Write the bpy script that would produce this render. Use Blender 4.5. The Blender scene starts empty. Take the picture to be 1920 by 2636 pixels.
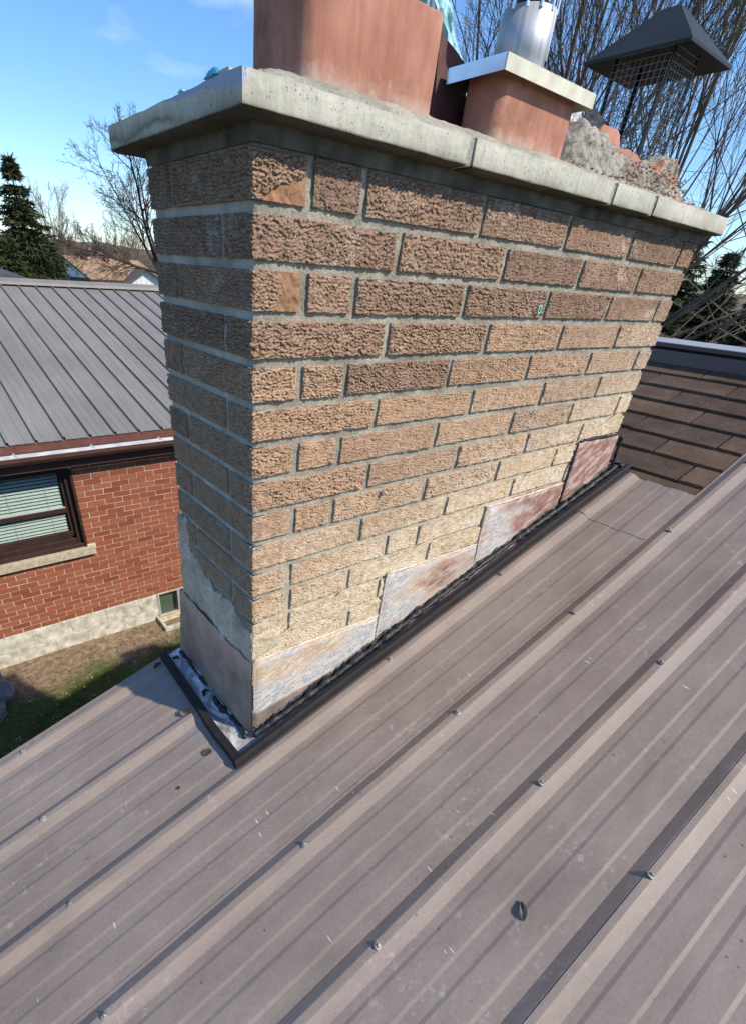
import bpy, bmesh, math, random
import numpy as np
from mathutils import Matrix, Vector

# ------------------------------------------------------------------ camera, sky, sun, exposure
scene = bpy.context.scene
CAM = (-0.5086, -0.8510, -0.0812)
CAM_R = [[0.809194, -0.584251, 0.062095], [-0.299003, -0.500473, -0.81248], [0.505769, 0.638887, -0.579673]]   # right / down / forward
cam_data = bpy.data.cameras.new('camera')
cam = bpy.data.objects.new('camera', cam_data)
scene.collection.objects.link(cam)
_r, _d, _f = [Vector(v) for v in CAM_R]
cam.matrix_world = Matrix(((_r.x, -_d.x, -_f.x, CAM[0]), (_r.y, -_d.y, -_f.y, CAM[1]),
                           (_r.z, -_d.z, -_f.z, CAM[2]), (0, 0, 0, 1)))
cam_data.sensor_fit = 'HORIZONTAL'
cam_data.sensor_width = 36.0
cam_data.lens = 1236.4 / 1920 * 36.0
cam_data.shift_x = (960 - 781.86) / 1920
cam_data.shift_y = (1582.47 - 1318) / 1920
cam_data.clip_start = 0.02
cam_data.clip_end = 5000
scene.camera = cam

SUN_EL, SUN_A = math.radians(43), math.radians(28)
world = bpy.data.worlds.new('World')
scene.world = world
world.use_nodes = True
wt = world.node_tree
bgn = wt.nodes['Background']
sky = wt.nodes.new('ShaderNodeTexSky')
sky.sky_type = 'NISHITA'
sky.sun_disc = False
sky.sun_elevation = SUN_EL
sky.sun_rotation = math.pi - SUN_A
sky.air_density = 1.0
sky.dust_density = 0.3
sky.ozone_density = 3.0
hsv = wt.nodes.new('ShaderNodeHueSaturation')
hsv.inputs['Saturation'].default_value = 1.15
wt.links.new(sky.outputs[0], hsv.inputs['Color'])
tint = wt.nodes.new('ShaderNodeMix'); tint.data_type = 'RGBA'; tint.blend_type = 'MULTIPLY'
tint.inputs[0].default_value = 1.0
tint.inputs[7].default_value = (0.58, 0.65, 0.74, 1)
wt.links.new(hsv.outputs[0], tint.inputs[6])
wtc = wt.nodes.new('ShaderNodeTexCoord')
wmap = wt.nodes.new('ShaderNodeMapping'); wmap.inputs['Scale'].default_value = (1.0, 1.0, 3.2)
wt.links.new(wtc.outputs['Generated'], wmap.inputs['Vector'])
cn = wt.nodes.new('ShaderNodeTexNoise'); cn.inputs['Scale'].default_value = 3.1
cn.inputs['Detail'].default_value = 7; cn.inputs['Roughness'].default_value = 0.55
wt.links.new(wmap.outputs[0], cn.inputs['Vector'])
cr = wt.nodes.new('ShaderNodeValToRGB')
cr.color_ramp.elements[0].position = 0.53; cr.color_ramp.elements[1].position = 0.85
cr.color_ramp.elements[0].color = (0, 0, 0, 1); cr.color_ramp.elements[1].color = (0.75, 0.75, 0.75, 1)
wt.links.new(cn.outputs[0], cr.inputs[0])
cm = wt.nodes.new('ShaderNodeMix'); cm.data_type = 'RGBA'
cm.inputs[7].default_value = (4.4, 4.8, 5.2, 1)
wt.links.new(cr.outputs[0], cm.inputs[0]); wt.links.new(tint.outputs[2], cm.inputs[6])
wt.links.new(cm.outputs[2], bgn.inputs[0])
bgn.inputs[1].default_value = 0.15

sun_l = bpy.data.lights.new('sun', 'SUN')
sun_l.energy = 2.9
sun_l.angle = math.radians(0.9)
sun_l.color = (1.0, 0.90, 0.76)
sun = bpy.data.objects.new('sun', sun_l)
scene.collection.objects.link(sun)
SUN_DIR = Vector((math.sin(SUN_A) * math.cos(SUN_EL), -math.cos(SUN_A) * math.cos(SUN_EL), math.sin(SUN_EL)))
sun.rotation_euler = SUN_DIR.to_track_quat('Z', 'Y').to_euler()
sun.location = (5, -10, 12)

scene.view_settings.view_transform = 'Standard'
scene.view_settings.look = 'None'
scene.view_settings.exposure = 0.95
scene.view_settings.gamma = 1.0
scene.view_settings.use_curve_mapping = False
scene.render.engine = 'CYCLES'

# ------------------------------------------------------------------ helpers
COL = scene.collection
WL = {}                      # world location of every parent
rng = random.Random(7)
nrg = np.random.default_rng(11)


def tag(o, label=None, cat=None, group=None, kind=None):
    if label: o['label'] = label
    if cat: o['category'] = cat
    if group: o['group'] = group
    if kind: o['kind'] = kind
    return o


def attach(o, parent):
    o.parent = parent
    o.matrix_parent_inverse = Matrix.Translation(-WL[parent.name])


def thing(name, label, cat, loc, group=None):
    o = bpy.data.objects.new(name, None)
    o.empty_display_size = 0.1
    COL.objects.link(o)
    o.location = loc
    WL[o.name] = Vector(loc)
    return tag(o, label, cat, group)


def mkmesh(name, verts, faces, smooth=False):
    me = bpy.data.meshes.new(name)
    verts = np.asarray(verts, dtype=np.float32).reshape(-1, 3)
    if isinstance(faces, np.ndarray) and faces.ndim == 2:
        n, k = faces.shape
        me.vertices.add(len(verts)); me.vertices.foreach_set('co', verts.ravel())
        me.loops.add(n * k); me.loops.foreach_set('vertex_index', faces.astype(np.int32).ravel())
        me.polygons.add(n)
        me.polygons.foreach_set('loop_start', np.arange(0, n * k, k, dtype=np.int32))
        me.update(calc_edges=True)
    else:
        me.from_pydata([tuple(map(float, v)) for v in verts], [], [tuple(map(int, f)) for f in faces])
        me.update()
    me.polygons.foreach_set('use_smooth', np.full(len(me.polygons), bool(smooth)))
    return me


def add(name, verts, faces, mat=None, parent=None, origin=None, smooth=False):
    verts = np.asarray(verts, dtype=float).reshape(-1, 3)
    if origin is None:
        origin = (verts.min(0) + verts.max(0)) / 2
        if parent is None: origin[2] = verts[:, 2].min()
    origin = np.asarray(origin, float)
    me = mkmesh(name, verts - origin, faces, smooth)
    if mat: me.materials.append(mat)
    return link(name, me, origin, parent)


def link(name, me, origin, parent=None):
    o = bpy.data.objects.new(name, me)
    COL.objects.link(o)
    o.location = Vector([float(a) for a in origin])
    WL[o.name] = o.location.copy()
    if parent is not None: attach(o, parent)
    return o


BOXF = [(0, 3, 2, 1), (4, 5, 6, 7), (0, 1, 5, 4), (1, 2, 6, 5), (2, 3, 7, 6), (3, 0, 4, 7)]


def boxv(x0, x1, y0, y1, z0, z1):
    return [(x0, y0, z0), (x1, y0, z0), (x1, y1, z0), (x0, y1, z0),
            (x0, y0, z1), (x1, y0, z1), (x1, y1, z1), (x0, y1, z1)]


def box(name, b, mat, parent=None, bevel=0.0, seg=2):
    if bevel <= 0:
        return add(name, boxv(*b), BOXF, mat, parent)
    bm = bmesh.new()
    vs = [bm.verts.new(v) for v in boxv(*b)]
    for f in BOXF: bm.faces.new([vs[i] for i in f])
    bmesh.ops.bevel(bm, geom=list(bm.edges), offset=bevel, segments=seg, affect='EDGES', profile=0.6)
    return from_bm(name, bm, mat, parent)


def from_bm(name, bm, mat, parent=None, smooth=False):
    bm.verts.ensure_lookup_table(); bm.verts.index_update()
    v = [tuple(p.co) for p in bm.verts]
    f = [[p.index for p in q.verts] for q in bm.faces]
    bm.free()
    return add(name, v, f, mat, parent, smooth=smooth)


def join(parts):
    V, F, n = [], [], 0
    for v, f in parts:
        V += [tuple(p) for p in v]
        F += [tuple(i + n for i in q) for q in f]
        n += len(v)
    return V, F


def tube(pts, radii, k=8, cap=True):
    pts = [Vector(p) for p in pts]
    if not hasattr(radii, '__len__'): radii = [radii] * len(pts)
    V, F = [], []
    up = Vector((0.13, 0.31, 0.94))
    for i, p in enumerate(pts):
        t = (pts[min(i + 1, len(pts) - 1)] - pts[max(i - 1, 0)]).normalized()
        a = t.cross(up)
        if a.length < 1e-3: a = t.cross(Vector((1, 0, 0)))
        a.normalize(); b = t.cross(a)
        for j in range(k):
            an = 2 * math.pi * j / k
            V.append(p + (a * math.cos(an) + b * math.sin(an)) * radii[i])
    for i in range(len(pts) - 1):
        for j in range(k):
            F.append((i * k + j, i * k + (j + 1) % k, (i + 1) * k + (j + 1) % k, (i + 1) * k + j))
    if cap:
        F.append(tuple(range(k - 1, -1, -1)))
        F.append(tuple((len(pts) - 1) * k + j for j in range(k)))
    return V, F


_perm = np.random.default_rng(3).permutation(512)


def pn(x, y, seed=0):
    """2-D gradient noise, about -0.7..0.7"""
    x = np.asarray(x, float) + seed * 17.31; y = np.asarray(y, float) + seed * 9.17
    xi = np.floor(x).astype(int); yi = np.floor(y).astype(int)
    xf = x - xi; yf = y - yi
    u = xf * xf * xf * (xf * (xf * 6 - 15) + 10); v = yf * yf * yf * (yf * (yf * 6 - 15) + 10)

    def g(ix, iy, dx, dy):
        h = _perm[(_perm[(ix + seed * 31) & 511] + iy) & 511] * (2 * np.pi / 512) * 7.0
        return np.cos(h) * dx + np.sin(h) * dy
    a = g(xi, yi, xf, yf); b = g(xi + 1, yi, xf - 1, yf)
    c = g(xi, yi + 1, xf, yf - 1); d = g(xi + 1, yi + 1, xf - 1, yf - 1)
    return (a + u * (b - a)) + v * ((c + u * (d - c)) - (a + u * (b - a)))


def fbm(x, y, seed=0, o=4):
    s = 0; a = 1.0
    for i in range(o):
        s = s + a * pn(np.asarray(x) * 2 ** i, np.asarray(y) * 2 ** i, seed + i); a *= 0.5
    return s


def gridfaces(nu, nv):
    i = np.arange(nu - 1)[:, None] * nv + np.arange(nv - 1)[None, :]
    i = i.ravel()
    return np.stack([i, i + nv, i + nv + 1, i + 1], 1)


# ---- node material helpers
class Mat:
    def __init__(s, name, rough=0.8, spec=0.3, metal=0.0):
        s.m = bpy.data.materials.new(name); s.m.use_nodes = True
        s.t = s.m.node_tree
        s.b = s.t.nodes['Principled BSDF']
        s.b.inputs['Roughness'].default_value = rough
        s.b.inputs['Specular IOR Level'].default_value = spec
        s.b.inputs['Metallic'].default_value = metal
        s.tc = None; s.geo = None; s.oi = None

    def n(s, typ, **kw):
        nd = s.t.nodes.new('ShaderNode' + typ)
        for k, v in kw.items(): setattr(nd, k, v)
        return nd

    def L(s, a, b): s.t.links.new(a, b)

    def setin(s, sock, v):
        if isinstance(v, bpy.types.NodeSocket): s.L(v, sock)
        elif isinstance(v, (tuple, list)) and len(v) == 3 and sock.type == 'RGBA': sock.default_value = (*v, 1)
        else: sock.default_value = v

    def obj(s):
        s.tc = s.tc or s.n('TexCoord')
        return s.tc.outputs['Object']

    def pos(s):
        s.geo = s.geo or s.n('NewGeometry')
        return s.geo.outputs['Position']

    def rand(s):
        s.oi = s.oi or s.n('ObjectInfo')
        return s.oi.outputs['Random']

    def map(s, vec, scale=(1, 1, 1), rot=(0, 0, 0), loc=(0, 0, 0)):
        nd = s.n('Mapping'); s.L(vec, nd.inputs[0])
        nd.inputs['Scale'].default_value = scale; nd.inputs['Rotation'].default_value = rot
        nd.inputs['Location'].default_value = loc
        return nd.outputs[0]

    def offs(s, vec, k=37.0):
        """shift a coordinate by the object's random number"""
        nd = s.n('VectorMath', operation='MULTIPLY_ADD')
        cb = s.n('CombineXYZ'); r = s.rand()
        for i in range(3): s.L(r, cb.inputs[i])
        s.L(cb.outputs[0], nd.inputs[0]); nd.inputs[1].default_value = (k, k * 1.7, k * 0.6); s.L(vec, nd.inputs[2])
        return nd.outputs[0]

    def noise(s, vec, scale, detail=4, rough=0.55, dist=0.0):
        nd = s.n('TexNoise'); s.L(vec, nd.inputs['Vector'])
        nd.inputs['Scale'].default_value = scale; nd.inputs['Detail'].default_value = detail
        nd.inputs['Roughness'].default_value = rough; nd.inputs['Distortion'].default_value = dist
        return nd.outputs[0]

    def voro(s, vec, scale, feature='F1', out=0):
        nd = s.n('TexVoronoi', feature=feature); s.L(vec, nd.inputs['Vector'])
        nd.inputs['Scale'].default_value = scale
        return nd.outputs[out]

    def ramp(s, fac, stops, interp='LINEAR'):
        nd = s.n('ValToRGB'); cr_ = nd.color_ramp; cr_.interpolation = interp
        while len(cr_.elements) < len(stops): cr_.elements.new(0.5)
        for e, (p, c) in zip(cr_.elements, stops):
            e.position = p
            e.color = (c, c, c, 1) if not isinstance(c, (tuple, list)) else (*c[:3], 1)
        s.L(fac, nd.inputs[0])
        return nd.outputs[0]

    def mix(s, fac, a, b, mode='MIX'):
        nd = s.n('Mix', data_type='RGBA', blend_type=mode)
        s.setin(nd.inputs[0], fac); s.setin(nd.inputs[6], a); s.setin(nd.inputs[7], b)
        return nd.outputs[2]

    def math(s, op, a, b=0.0, c=0.0, clamp=False):
        nd = s.n('Math', operation=op, use_clamp=clamp)
        for i, v in enumerate((a, b, c)): s.setin(nd.inputs[i], v)
        return nd.outputs[0]

    def sep(s, vec):
        nd = s.n('SeparateXYZ'); s.L(vec, nd.inputs[0]); return nd.outputs

    def attr(s, name):
        return s.n('Attribute', attribute_name=name).outputs['Fac']

    def bump(s, h, strength=0.5, dist=0.01, prev=None):
        nd = s.n('Bump'); nd.inputs['Strength'].default_value = strength; nd.inputs['Distance'].default_value = dist
        s.L(h, nd.inputs['Height'])
        if prev is not None: s.L(prev, nd.inputs['Normal'])
        return nd.outputs[0]

    def out(s, color=None, normal=None, rough=None, metal=None):
        if color is not None: s.setin(s.b.inputs['Base Color'], color)
        if normal is not None: s.L(normal, s.b.inputs['Normal'])
        if rough is not None: s.setin(s.b.inputs['Roughness'], rough)
        if metal is not None: s.setin(s.b.inputs['Metallic'], metal)
        return s.m


def simple(name, col, rough=0.7, spec=0.3, metal=0.0, var=0.25, scale=8.0, bump=0.0, bdist=0.004, detail=5):
    m = Mat(name, rough, spec, metal)
    v = m.offs(m.obj())
    nz = m.noise(v, scale, detail)
    dark = tuple(c * (1 - var) for c in col); light = tuple(min(1, c * (1 + var)) for c in col)
    c = m.ramp(nz, [(0.3, dark), (0.7, light)])
    nb = m.bump(m.noise(v, scale * 6, 4), bump, bdist) if bump else None
    return m.out(c, nb)


# ------------------------------------------------------------------ materials
def slope_h(m, p):
    """height above the roof line, for stains that follow the old roofline: z - 0.3 x"""
    o = m.sep(p)
    return m.math('SUBTRACT', o[2], m.math('MULTIPLY', o[0], 0.295))


def brick_mat():
    m = Mat('rug_brick', 0.92, 0.15)
    v = m.offs(m.obj())
    p = m.pos()
    n1 = m.noise(v, 55, 6, 0.65)
    n2 = m.noise(v, 9, 3)
    base = m.ramp(m.rand(), [(0.0, (0.258, 0.176, 0.128)), (0.35, (0.365, 0.250, 0.172)), (0.65, (0.305, 0.207, 0.146)), (1.0, (0.41, 0.286, 0.196))])
    # the courses under the cap are darker and pinker, the lower ones more ochre
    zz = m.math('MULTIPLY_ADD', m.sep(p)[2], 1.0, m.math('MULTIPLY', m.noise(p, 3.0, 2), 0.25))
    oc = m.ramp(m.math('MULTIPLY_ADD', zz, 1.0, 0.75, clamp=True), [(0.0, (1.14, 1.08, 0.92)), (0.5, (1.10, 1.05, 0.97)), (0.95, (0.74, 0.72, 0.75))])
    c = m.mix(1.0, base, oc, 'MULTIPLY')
    c = m.mix(1.0, c, m.ramp(n1, [(0.25, 0.62), (0.55, 1.0), (0.8, 1.32)]), 'MULTIPLY')
    c = m.mix(m.ramp(n2, [(0.5, 0.0), (0.75, 0.35)]), c, (0.36, 0.27, 0.21))
    # pale lime bloom on some bricks
    bl = m.math('MULTIPLY', m.ramp(m.noise(m.map(p, loc=(3, 1, 7)), 4.2, 3), [(0.58, 0.0), (0.7, 0.55)]), m.ramp(n1, [(0.45, 0.0), (0.62, 1.0)]))
    c = m.mix(bl, c, (0.55, 0.49, 0.44))
    # cream slurry along the old roofline (long face only)
    h = slope_h(m, p)
    h = m.math('MULTIPLY_ADD', m.noise(p, 7.0, 4), 0.16, h)
    cream = m.math('MULTIPLY', m.ramp(m.math('MULTIPLY_ADD', h, 1.0, 1.0, clamp=True), [(0.12, 0.85), (0.22, 0.66), (0.36, 0.28), (0.58, 0.0)]),
                   m.ramp(m.math('MULTIPLY_ADD', m.sep(p)[0], 40.0, 0.2, clamp=True), [(0.0, 0.0), (1.0, 1.0)]))
    cream = m.math('MULTIPLY', cream, m.ramp(n1, [(0.32, 0.35), (0.55, 1.0)]))
    c = m.mix(cream, c, m.ramp(n2, [(0.3, (0.52, 0.43, 0.29)), (0.7, (0.64, 0.57, 0.44))]))
    # mortar dragged over the edges
    c = m.mix(m.attr('smear'), c, m.ramp(n2, [(0.3, (0.19, 0.175, 0.14)), (0.7, (0.34, 0.315, 0.26))]))
    # broken faces show bare smooth clay
    sp = m.attr('spall')
    c = m.mix(sp, c, m.ramp(n1, [(0.3, (0.20, 0.105, 0.060)), (0.7, (0.36, 0.21, 0.125))]))
    ov = m.sep(v); ou = m.math('ADD', ov[0], ov[1])
    w1 = m.noise(m.map(v, (1, 1, 1.3)), 42, 2, 0.5); w2 = m.noise(v, 130, 2, 0.5)
    ph = m.math('MULTIPLY_ADD', w1, 2.4, m.math('MULTIPLY_ADD', w2, 1.3, m.math('MULTIPLY', ov[2], -165.0)))
    fr = m.math('FRACT', ph)
    ck = m.ramp(fr, [(0.0, 0.55), (0.72, 1.0), (0.80, 0.0), (0.90, 0.1), (1.0, 0.55)])
    nb = m.bump(n1, 0.4, 0.003)
    rl = m.math('MULTIPLY', ck, m.math('SUBTRACT', 1.0, sp))
    nb = m.bump(rl, 0.9, 0.0036, nb)
    nb = m.bump(m.noise(v, 240, 3), 0.35, 0.0012, nb)
    return m.out(c, nb)


def mortar_mat(name='mortar', c0=(0.185, 0.170, 0.135), c1=(0.40, 0.372, 0.302), cream=True):
    m = Mat(name, 0.95, 0.1)
    p = m.pos()
    n1 = m.noise(p, 11, 5); n2 = m.noise(p, 140, 4, 0.7)
    c = m.ramp(n1, [(0.3, c0), (0.7, c1)])
    c = m.mix(1.0, c, m.ramp(n2, [(0.25, 0.6), (0.75, 1.3)]), 'MULTIPLY')
    if cream:
        h = m.math('MULTIPLY_ADD', m.noise(p, 7.0, 4), 0.16, slope_h(m, p))
        k = m.math('MULTIPLY', m.ramp(m.math('MULTIPLY_ADD', h, 1.0, 1.0, clamp=True), [(0.12, 0.8), (0.22, 0.6), (0.34, 0.2), (0.5, 0.0)]),
                   m.ramp(m.math('MULTIPLY_ADD', m.sep(p)[0], 40.0, 0.0, clamp=True), [(0.0, 0.0), (1.0, 1.0)]))
        c = m.mix(k, c, (0.54, 0.45, 0.31))
        # the end face gets a paler mortar colour
        c = m.mix(m.ramp(m.math('MULTIPLY_ADD', m.sep(p)[0], -150.0, 2.0, clamp=True), [(0.2, 0.0), (0.9, 0.6)]), c, m.ramp(n1, [(0.3, (0.34, 0.33, 0.30)), (0.7, (0.58, 0.56, 0.52))]))
    nb = m.bump(n2, 0.8, 0.004)
    nb = m.bump(m.noise(p, 40, 4), 0.5, 0.006, nb)
    return m.out(c, nb)


def concrete_mat():
    m = Mat('cap_concrete', 0.9, 0.2)
    p = m.pos()
    n1 = m.noise(p, 6, 5); n2 = m.noise(m.map(p, (90, 90, 14)), 1.0, 4)
    c = m.ramp(n1, [(0.3, (0.42, 0.405, 0.335)), (0.7, (0.58, 0.56, 0.475))])
    c = m.mix(1.0, c, m.ramp(n2, [(0.3, 0.86), (0.7, 1.08)]), 'MULTIPLY')
    z = m.sep(p)[2]
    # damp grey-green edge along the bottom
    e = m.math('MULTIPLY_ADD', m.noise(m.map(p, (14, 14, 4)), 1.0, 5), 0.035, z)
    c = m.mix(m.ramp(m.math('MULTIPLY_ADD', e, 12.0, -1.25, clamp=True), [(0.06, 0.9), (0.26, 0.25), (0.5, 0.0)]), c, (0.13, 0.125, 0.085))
    # underside darkened by soot, with its shade painted into the colour too
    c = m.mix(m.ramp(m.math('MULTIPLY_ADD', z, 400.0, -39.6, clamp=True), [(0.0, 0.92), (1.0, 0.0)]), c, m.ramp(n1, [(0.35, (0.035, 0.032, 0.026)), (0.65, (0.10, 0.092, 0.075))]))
    # wavy tide mark on the shaded end
    o = m.sep(p)
    t = m.math('MULTIPLY_ADD', m.noise(m.map(p, (9, 9, 2)), 1.0, 4), 0.06, z)
    tm = m.ramp(m.math('MULTIPLY_ADD', t, 14.0, -1.6, clamp=True), [(0.25, 0.0), (0.36, 0.85), (0.44, 0.4), (0.62, 0.0)])
    tm = m.math('MULTIPLY', tm, m.ramp(m.math('MULTIPLY_ADD', o[1], 6.0, -0.7, clamp=True), [(0.0, 0.0), (0.5, 1.0)]))
    tm = m.math('MULTIPLY', tm, m.ramp(m.math('MULTIPLY_ADD', o[0], -300.0, -10.0, clamp=True), [(0.0, 0.0), (1.0, 1.0)]))
    c = m.mix(tm, c, (0.17, 0.145, 0.11))
    # muted blue tint high on the end face near the corner
    bs = m.math('MULTIPLY_ADD', m.noise(p, 10, 2), 0.02, m.math('MULTIPLY_ADD', o[1], -0.075, z))
    bm_ = m.math('MULTIPLY', m.ramp(m.math('MULTIPLY_ADD', bs, 90.0, -11.1, clamp=True), [(0.3, 0.0), (0.7, 0.75)]),
                 m.ramp(m.math('MULTIPLY_ADD', o[0], -300.0, -10.0, clamp=True), [(0.0, 0.0), (1.0, 1.0)]))
    c = m.mix(bm_, c, (0.30, 0.37, 0.56))
    # air-bubble pits
    vo = m.voro(m.map(p, (1, 1, 0.65)), 300)
    keep = m.ramp(m.noise(p, 75, 2), [(0.53, 0.0), (0.62, 0.85)])
    pit = m.math('MULTIPLY', m.ramp(vo, [(0.18, 1.0), (0.36, 0.0)]), keep)
    c = m.mix(pit, c, (0.06, 0.055, 0.04))
    nb = m.bump(pit, -0.8, 0.006)
    nb = m.bump(m.noise(p, 120, 4), 0.35, 0.003, nb)
    nb = m.bump(n2, 0.25, 0.004, nb)
    return m.out(c, nb)


def clay_mat():
    m = Mat('flue_clay', 0.88, 0.2)
    p = m.pos()
    n1 = m.noise(p, 9, 4); n2 = m.noise(m.map(p, (60, 60, 18)), 1.0, 5)
    c = m.ramp(n1, [(0.3, (0.305, 0.132, 0.088)), (0.7, (0.43, 0.215, 0.155))])
    lb = m.math('MULTIPLY_ADD', m.noise(p, 30, 5, 0.7), 0.07, m.sep(p)[2])
    c = m.mix(m.ramp(m.math('MULTIPLY_ADD', lb, 12.0, -2.35, clamp=True), [(0.05, 0.6), (0.35, 0.0)]), c, (0.50, 0.40, 0.33))
    c = m.mix(1.0, c, m.ramp(n2, [(0.3, 0.82), (0.7, 1.1)]), 'MULTIPLY')
    sp = m.voro(p, 70)
    c = m.mix(m.math('MULTIPLY', m.ramp(sp, [(0.08, 1.0), (0.2, 0.0)]), m.ramp(m.noise(p, 25, 1), [(0.58, 0.0), (0.68, 0.35)])), c, (0.56, 0.36, 0.26))
    so = m.ramp(m.noise(p, 7.0, 6, 0.75), [(0.54, 0.0), (0.72, 0.55)])
    c = m.mix(so, c, (0.10, 0.05, 0.035))
    nb = m.bump(n2, 0.25, 0.003); nb = m.bump(m.noise(p, 220, 3), 0.3, 0.0015, nb)
    return m.out(c, nb)


def roof_metal_mat():
    m = Mat('roof_paint_brown', 0.5, 0.25)
    p = m.pos()
    along = m.map(p, (1.2, 22, 22))
    n1 = m.noise(p, 3.2, 5); n2 = m.noise(along, 1.0, 5, 0.6); n3 = m.noise(p, 130, 3, 0.7)
    c = m.ramp(n1, [(0.3, (0.205, 0.165, 0.140)), (0.7, (0.262, 0.215, 0.184))])
    c = m.mix(1.0, c, m.ramp(n2, [(0.3, 0.89), (0.5, 1.0), (0.72, 1.09)]), 'MULTIPLY')
    c = m.mix(1.0, c, m.ramp(n3, [(0.3, 0.90), (0.7, 1.09)]), 'MULTIPLY')
    # tan tint on one flank of each rib
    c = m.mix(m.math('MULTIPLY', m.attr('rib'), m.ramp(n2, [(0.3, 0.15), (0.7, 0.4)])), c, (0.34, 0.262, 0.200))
    # chalky scuffs
    sc_ = m.math('MULTIPLY', m.ramp(m.noise(p, 38, 5, 0.75), [(0.56, 0.0), (0.68, 0.55)]), m.ramp(m.noise(p, 4.3, 3), [(0.48, 0.0), (0.66, 1.0)]))
    c = m.mix(sc_, c, (0.46, 0.42, 0.39))
    # hairline scratches, two directions
    for k, (rot, sc2, thr) in enumerate((((0, 0, 1.15), (150, 16, 20), 0.035), ((0, 0, 0.35), (120, 14, 18), 0.032))):
        q = m.map(p, sc2, rot, (k * 3.1, k * 1.7, 0))
        vv = m.voro(q, 1.0)
        s_ = m.math('MULTIPLY', m.ramp(vv, [(0.10, 1.0), (0.17, 0.0)]), m.ramp(m.noise(m.map(p, loc=(k * 5, 2, 1)), 9.0, 2), [(0.67, 0.0), (0.70, 0.8)]))
        c = m.mix(s_, c, (0.72, 0.69, 0.66))
    # small dark dirt spots
    ds = m.math('MULTIPLY', m.ramp(m.voro(m.map(p, (1, 1, 1), (0, 0, 0), (9, 4, 2)), 26), [(0.05, 1.0), (0.09, 0.0)]), m.ramp(m.noise(p, 6, 1), [(0.52, 0.0), (0.6, 0.7)]))
    c = m.mix(ds, c, (0.055, 0.045, 0.04))
    nb = m.bump(n3, 0.08, 0.002); nb = m.bump(m.noise(m.map(p, (2, 9, 9)), 1.0, 2), 0.12, 0.01, nb)
    rg = m.ramp(n2, [(0.3, 0.48), (0.7, 0.64)])
    return m.out(c, nb, rg)


def plate_mat():
    m = Mat('peeling_flashing', 0.7, 0.25)
    p = m.pos()
    q = m.map(m.map(p, rot=(0, 0.42, 0)), (10, 10, 42))
    st = m.noise(q, 1.0, 9, 0.74, 0.2)
    big = m.noise(m.offs(m.map(p, (2.2, 2.2, 5), (0, 0.4, 0)), 7.0), 1.0, 3)
    a = m.ramp(st, [(0.36, (0.50, 0.40, 0.34)), (0.41, (0.34, 0.20, 0.14)), (0.44, (0.60, 0.52, 0.47)), (0.50, (0.62, 0.57, 0.53)), (0.515, (0.22, 0.28, 0.32)), (0.56, (0.30, 0.36, 0.39)), (0.575, (0.66, 0.60, 0.54)), (0.66, (0.48, 0.36, 0.25))])
    b = m.ramp(st, [(0.28, (0.52, 0.44, 0.41)), (0.36, (0.20, 0.088, 0.064)), (0.50, (0.27, 0.125, 0.092)), (0.58, (0.50, 0.40, 0.36)), (0.64, (0.31, 0.20, 0.17)), (0.72, (0.64, 0.58, 0.54))])
    d = m.ramp(st, [(0.34, (0.66, 0.57, 0.44)), (0.46, (0.60, 0.50, 0.36)), (0.475, (0.42, 0.27, 0.15)), (0.53, (0.48, 0.33, 0.20)), (0.545, (0.66, 0.60, 0.52)), (0.60, (0.28, 0.34, 0.36)), (0.66, (0.70, 0.66, 0.62))])
    ox = m.sep(p)[0]
    redw = m.math('MULTIPLY_ADD', m.math('SUBTRACT', big, 0.5), 1.6, m.math('MULTIPLY_ADD', ox, 0.75, -0.25), clamp=True)
    c = m.mix(m.ramp(redw, [(0.35, 0.0), (0.55, 1.0)]), m.mix(m.ramp(big, [(0.45, 0.0), (0.6, 1.0)]), a, d), b)
    c = m.mix(m.ramp(m.noise(p, 26, 5, 0.7), [(0.40, 0.0), (0.65, 0.35)]), c, m.ramp(big, [(0.4, (0.56, 0.47, 0.37)), (0.6, (0.50, 0.42, 0.37))]))
    nb = m.bump(st, 0.7, 0.006); nb = m.bump(m.noise(p, 120, 5, 0.7), 0.6, 0.004, nb)
    return m.out(c, nb)


def end_flash_mat():
    m = Mat('end_flashing_paint', 0.5, 0.4)
    p = m.pos()
    n1 = m.noise(p, 9, 6, 0.6)
    c = m.ramp(n1, [(0.3, (0.17, 0.125, 0.105)), (0.5, (0.25, 0.195, 0.165)), (0.7, (0.35, 0.285, 0.245))])
    z = m.math('MULTIPLY_ADD', m.noise(p, 18, 5), 0.10, m.sep(p)[2])
    c = m.mix(m.ramp(m.math('MULTIPLY_ADD', z, 5.0, 5.45, clamp=True), [(0.45, 0.0), (0.85, 0.85)]), c, (0.46, 0.33, 0.27))
    c = m.mix(m.ramp(m.noise(p, 30, 6, 0.7), [(0.62, 0.0), (0.7, 0.6)]), c, (0.36, 0.33, 0.32))
    return m.out(c, m.bump(m.noise(p, 25, 3), 0.15, 0.004))


def apron_mat():
    m = Mat('apron_sealant', 0.38, 0.5)
    p = m.pos()
    n1 = m.noise(m.map(p, (20, 9, 10)), 1.0, 6, 0.65, 0.8); n2 = m.noise(p, 7, 3)
    c = m.ramp(n1, [(0.32, (0.12, 0.115, 0.11)), (0.42, (0.32, 0.31, 0.30)), (0.50, (0.58, 0.57, 0.55)), (0.58, (0.82, 0.81, 0.79))])
    c = m.mix(m.ramp(n2, [(0.50, 0.0), (0.64, 0.7)]), c, (0.19, 0.175, 0.17))
    return m.out(c, m.bump(n1, 0.5, 0.006))


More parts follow.
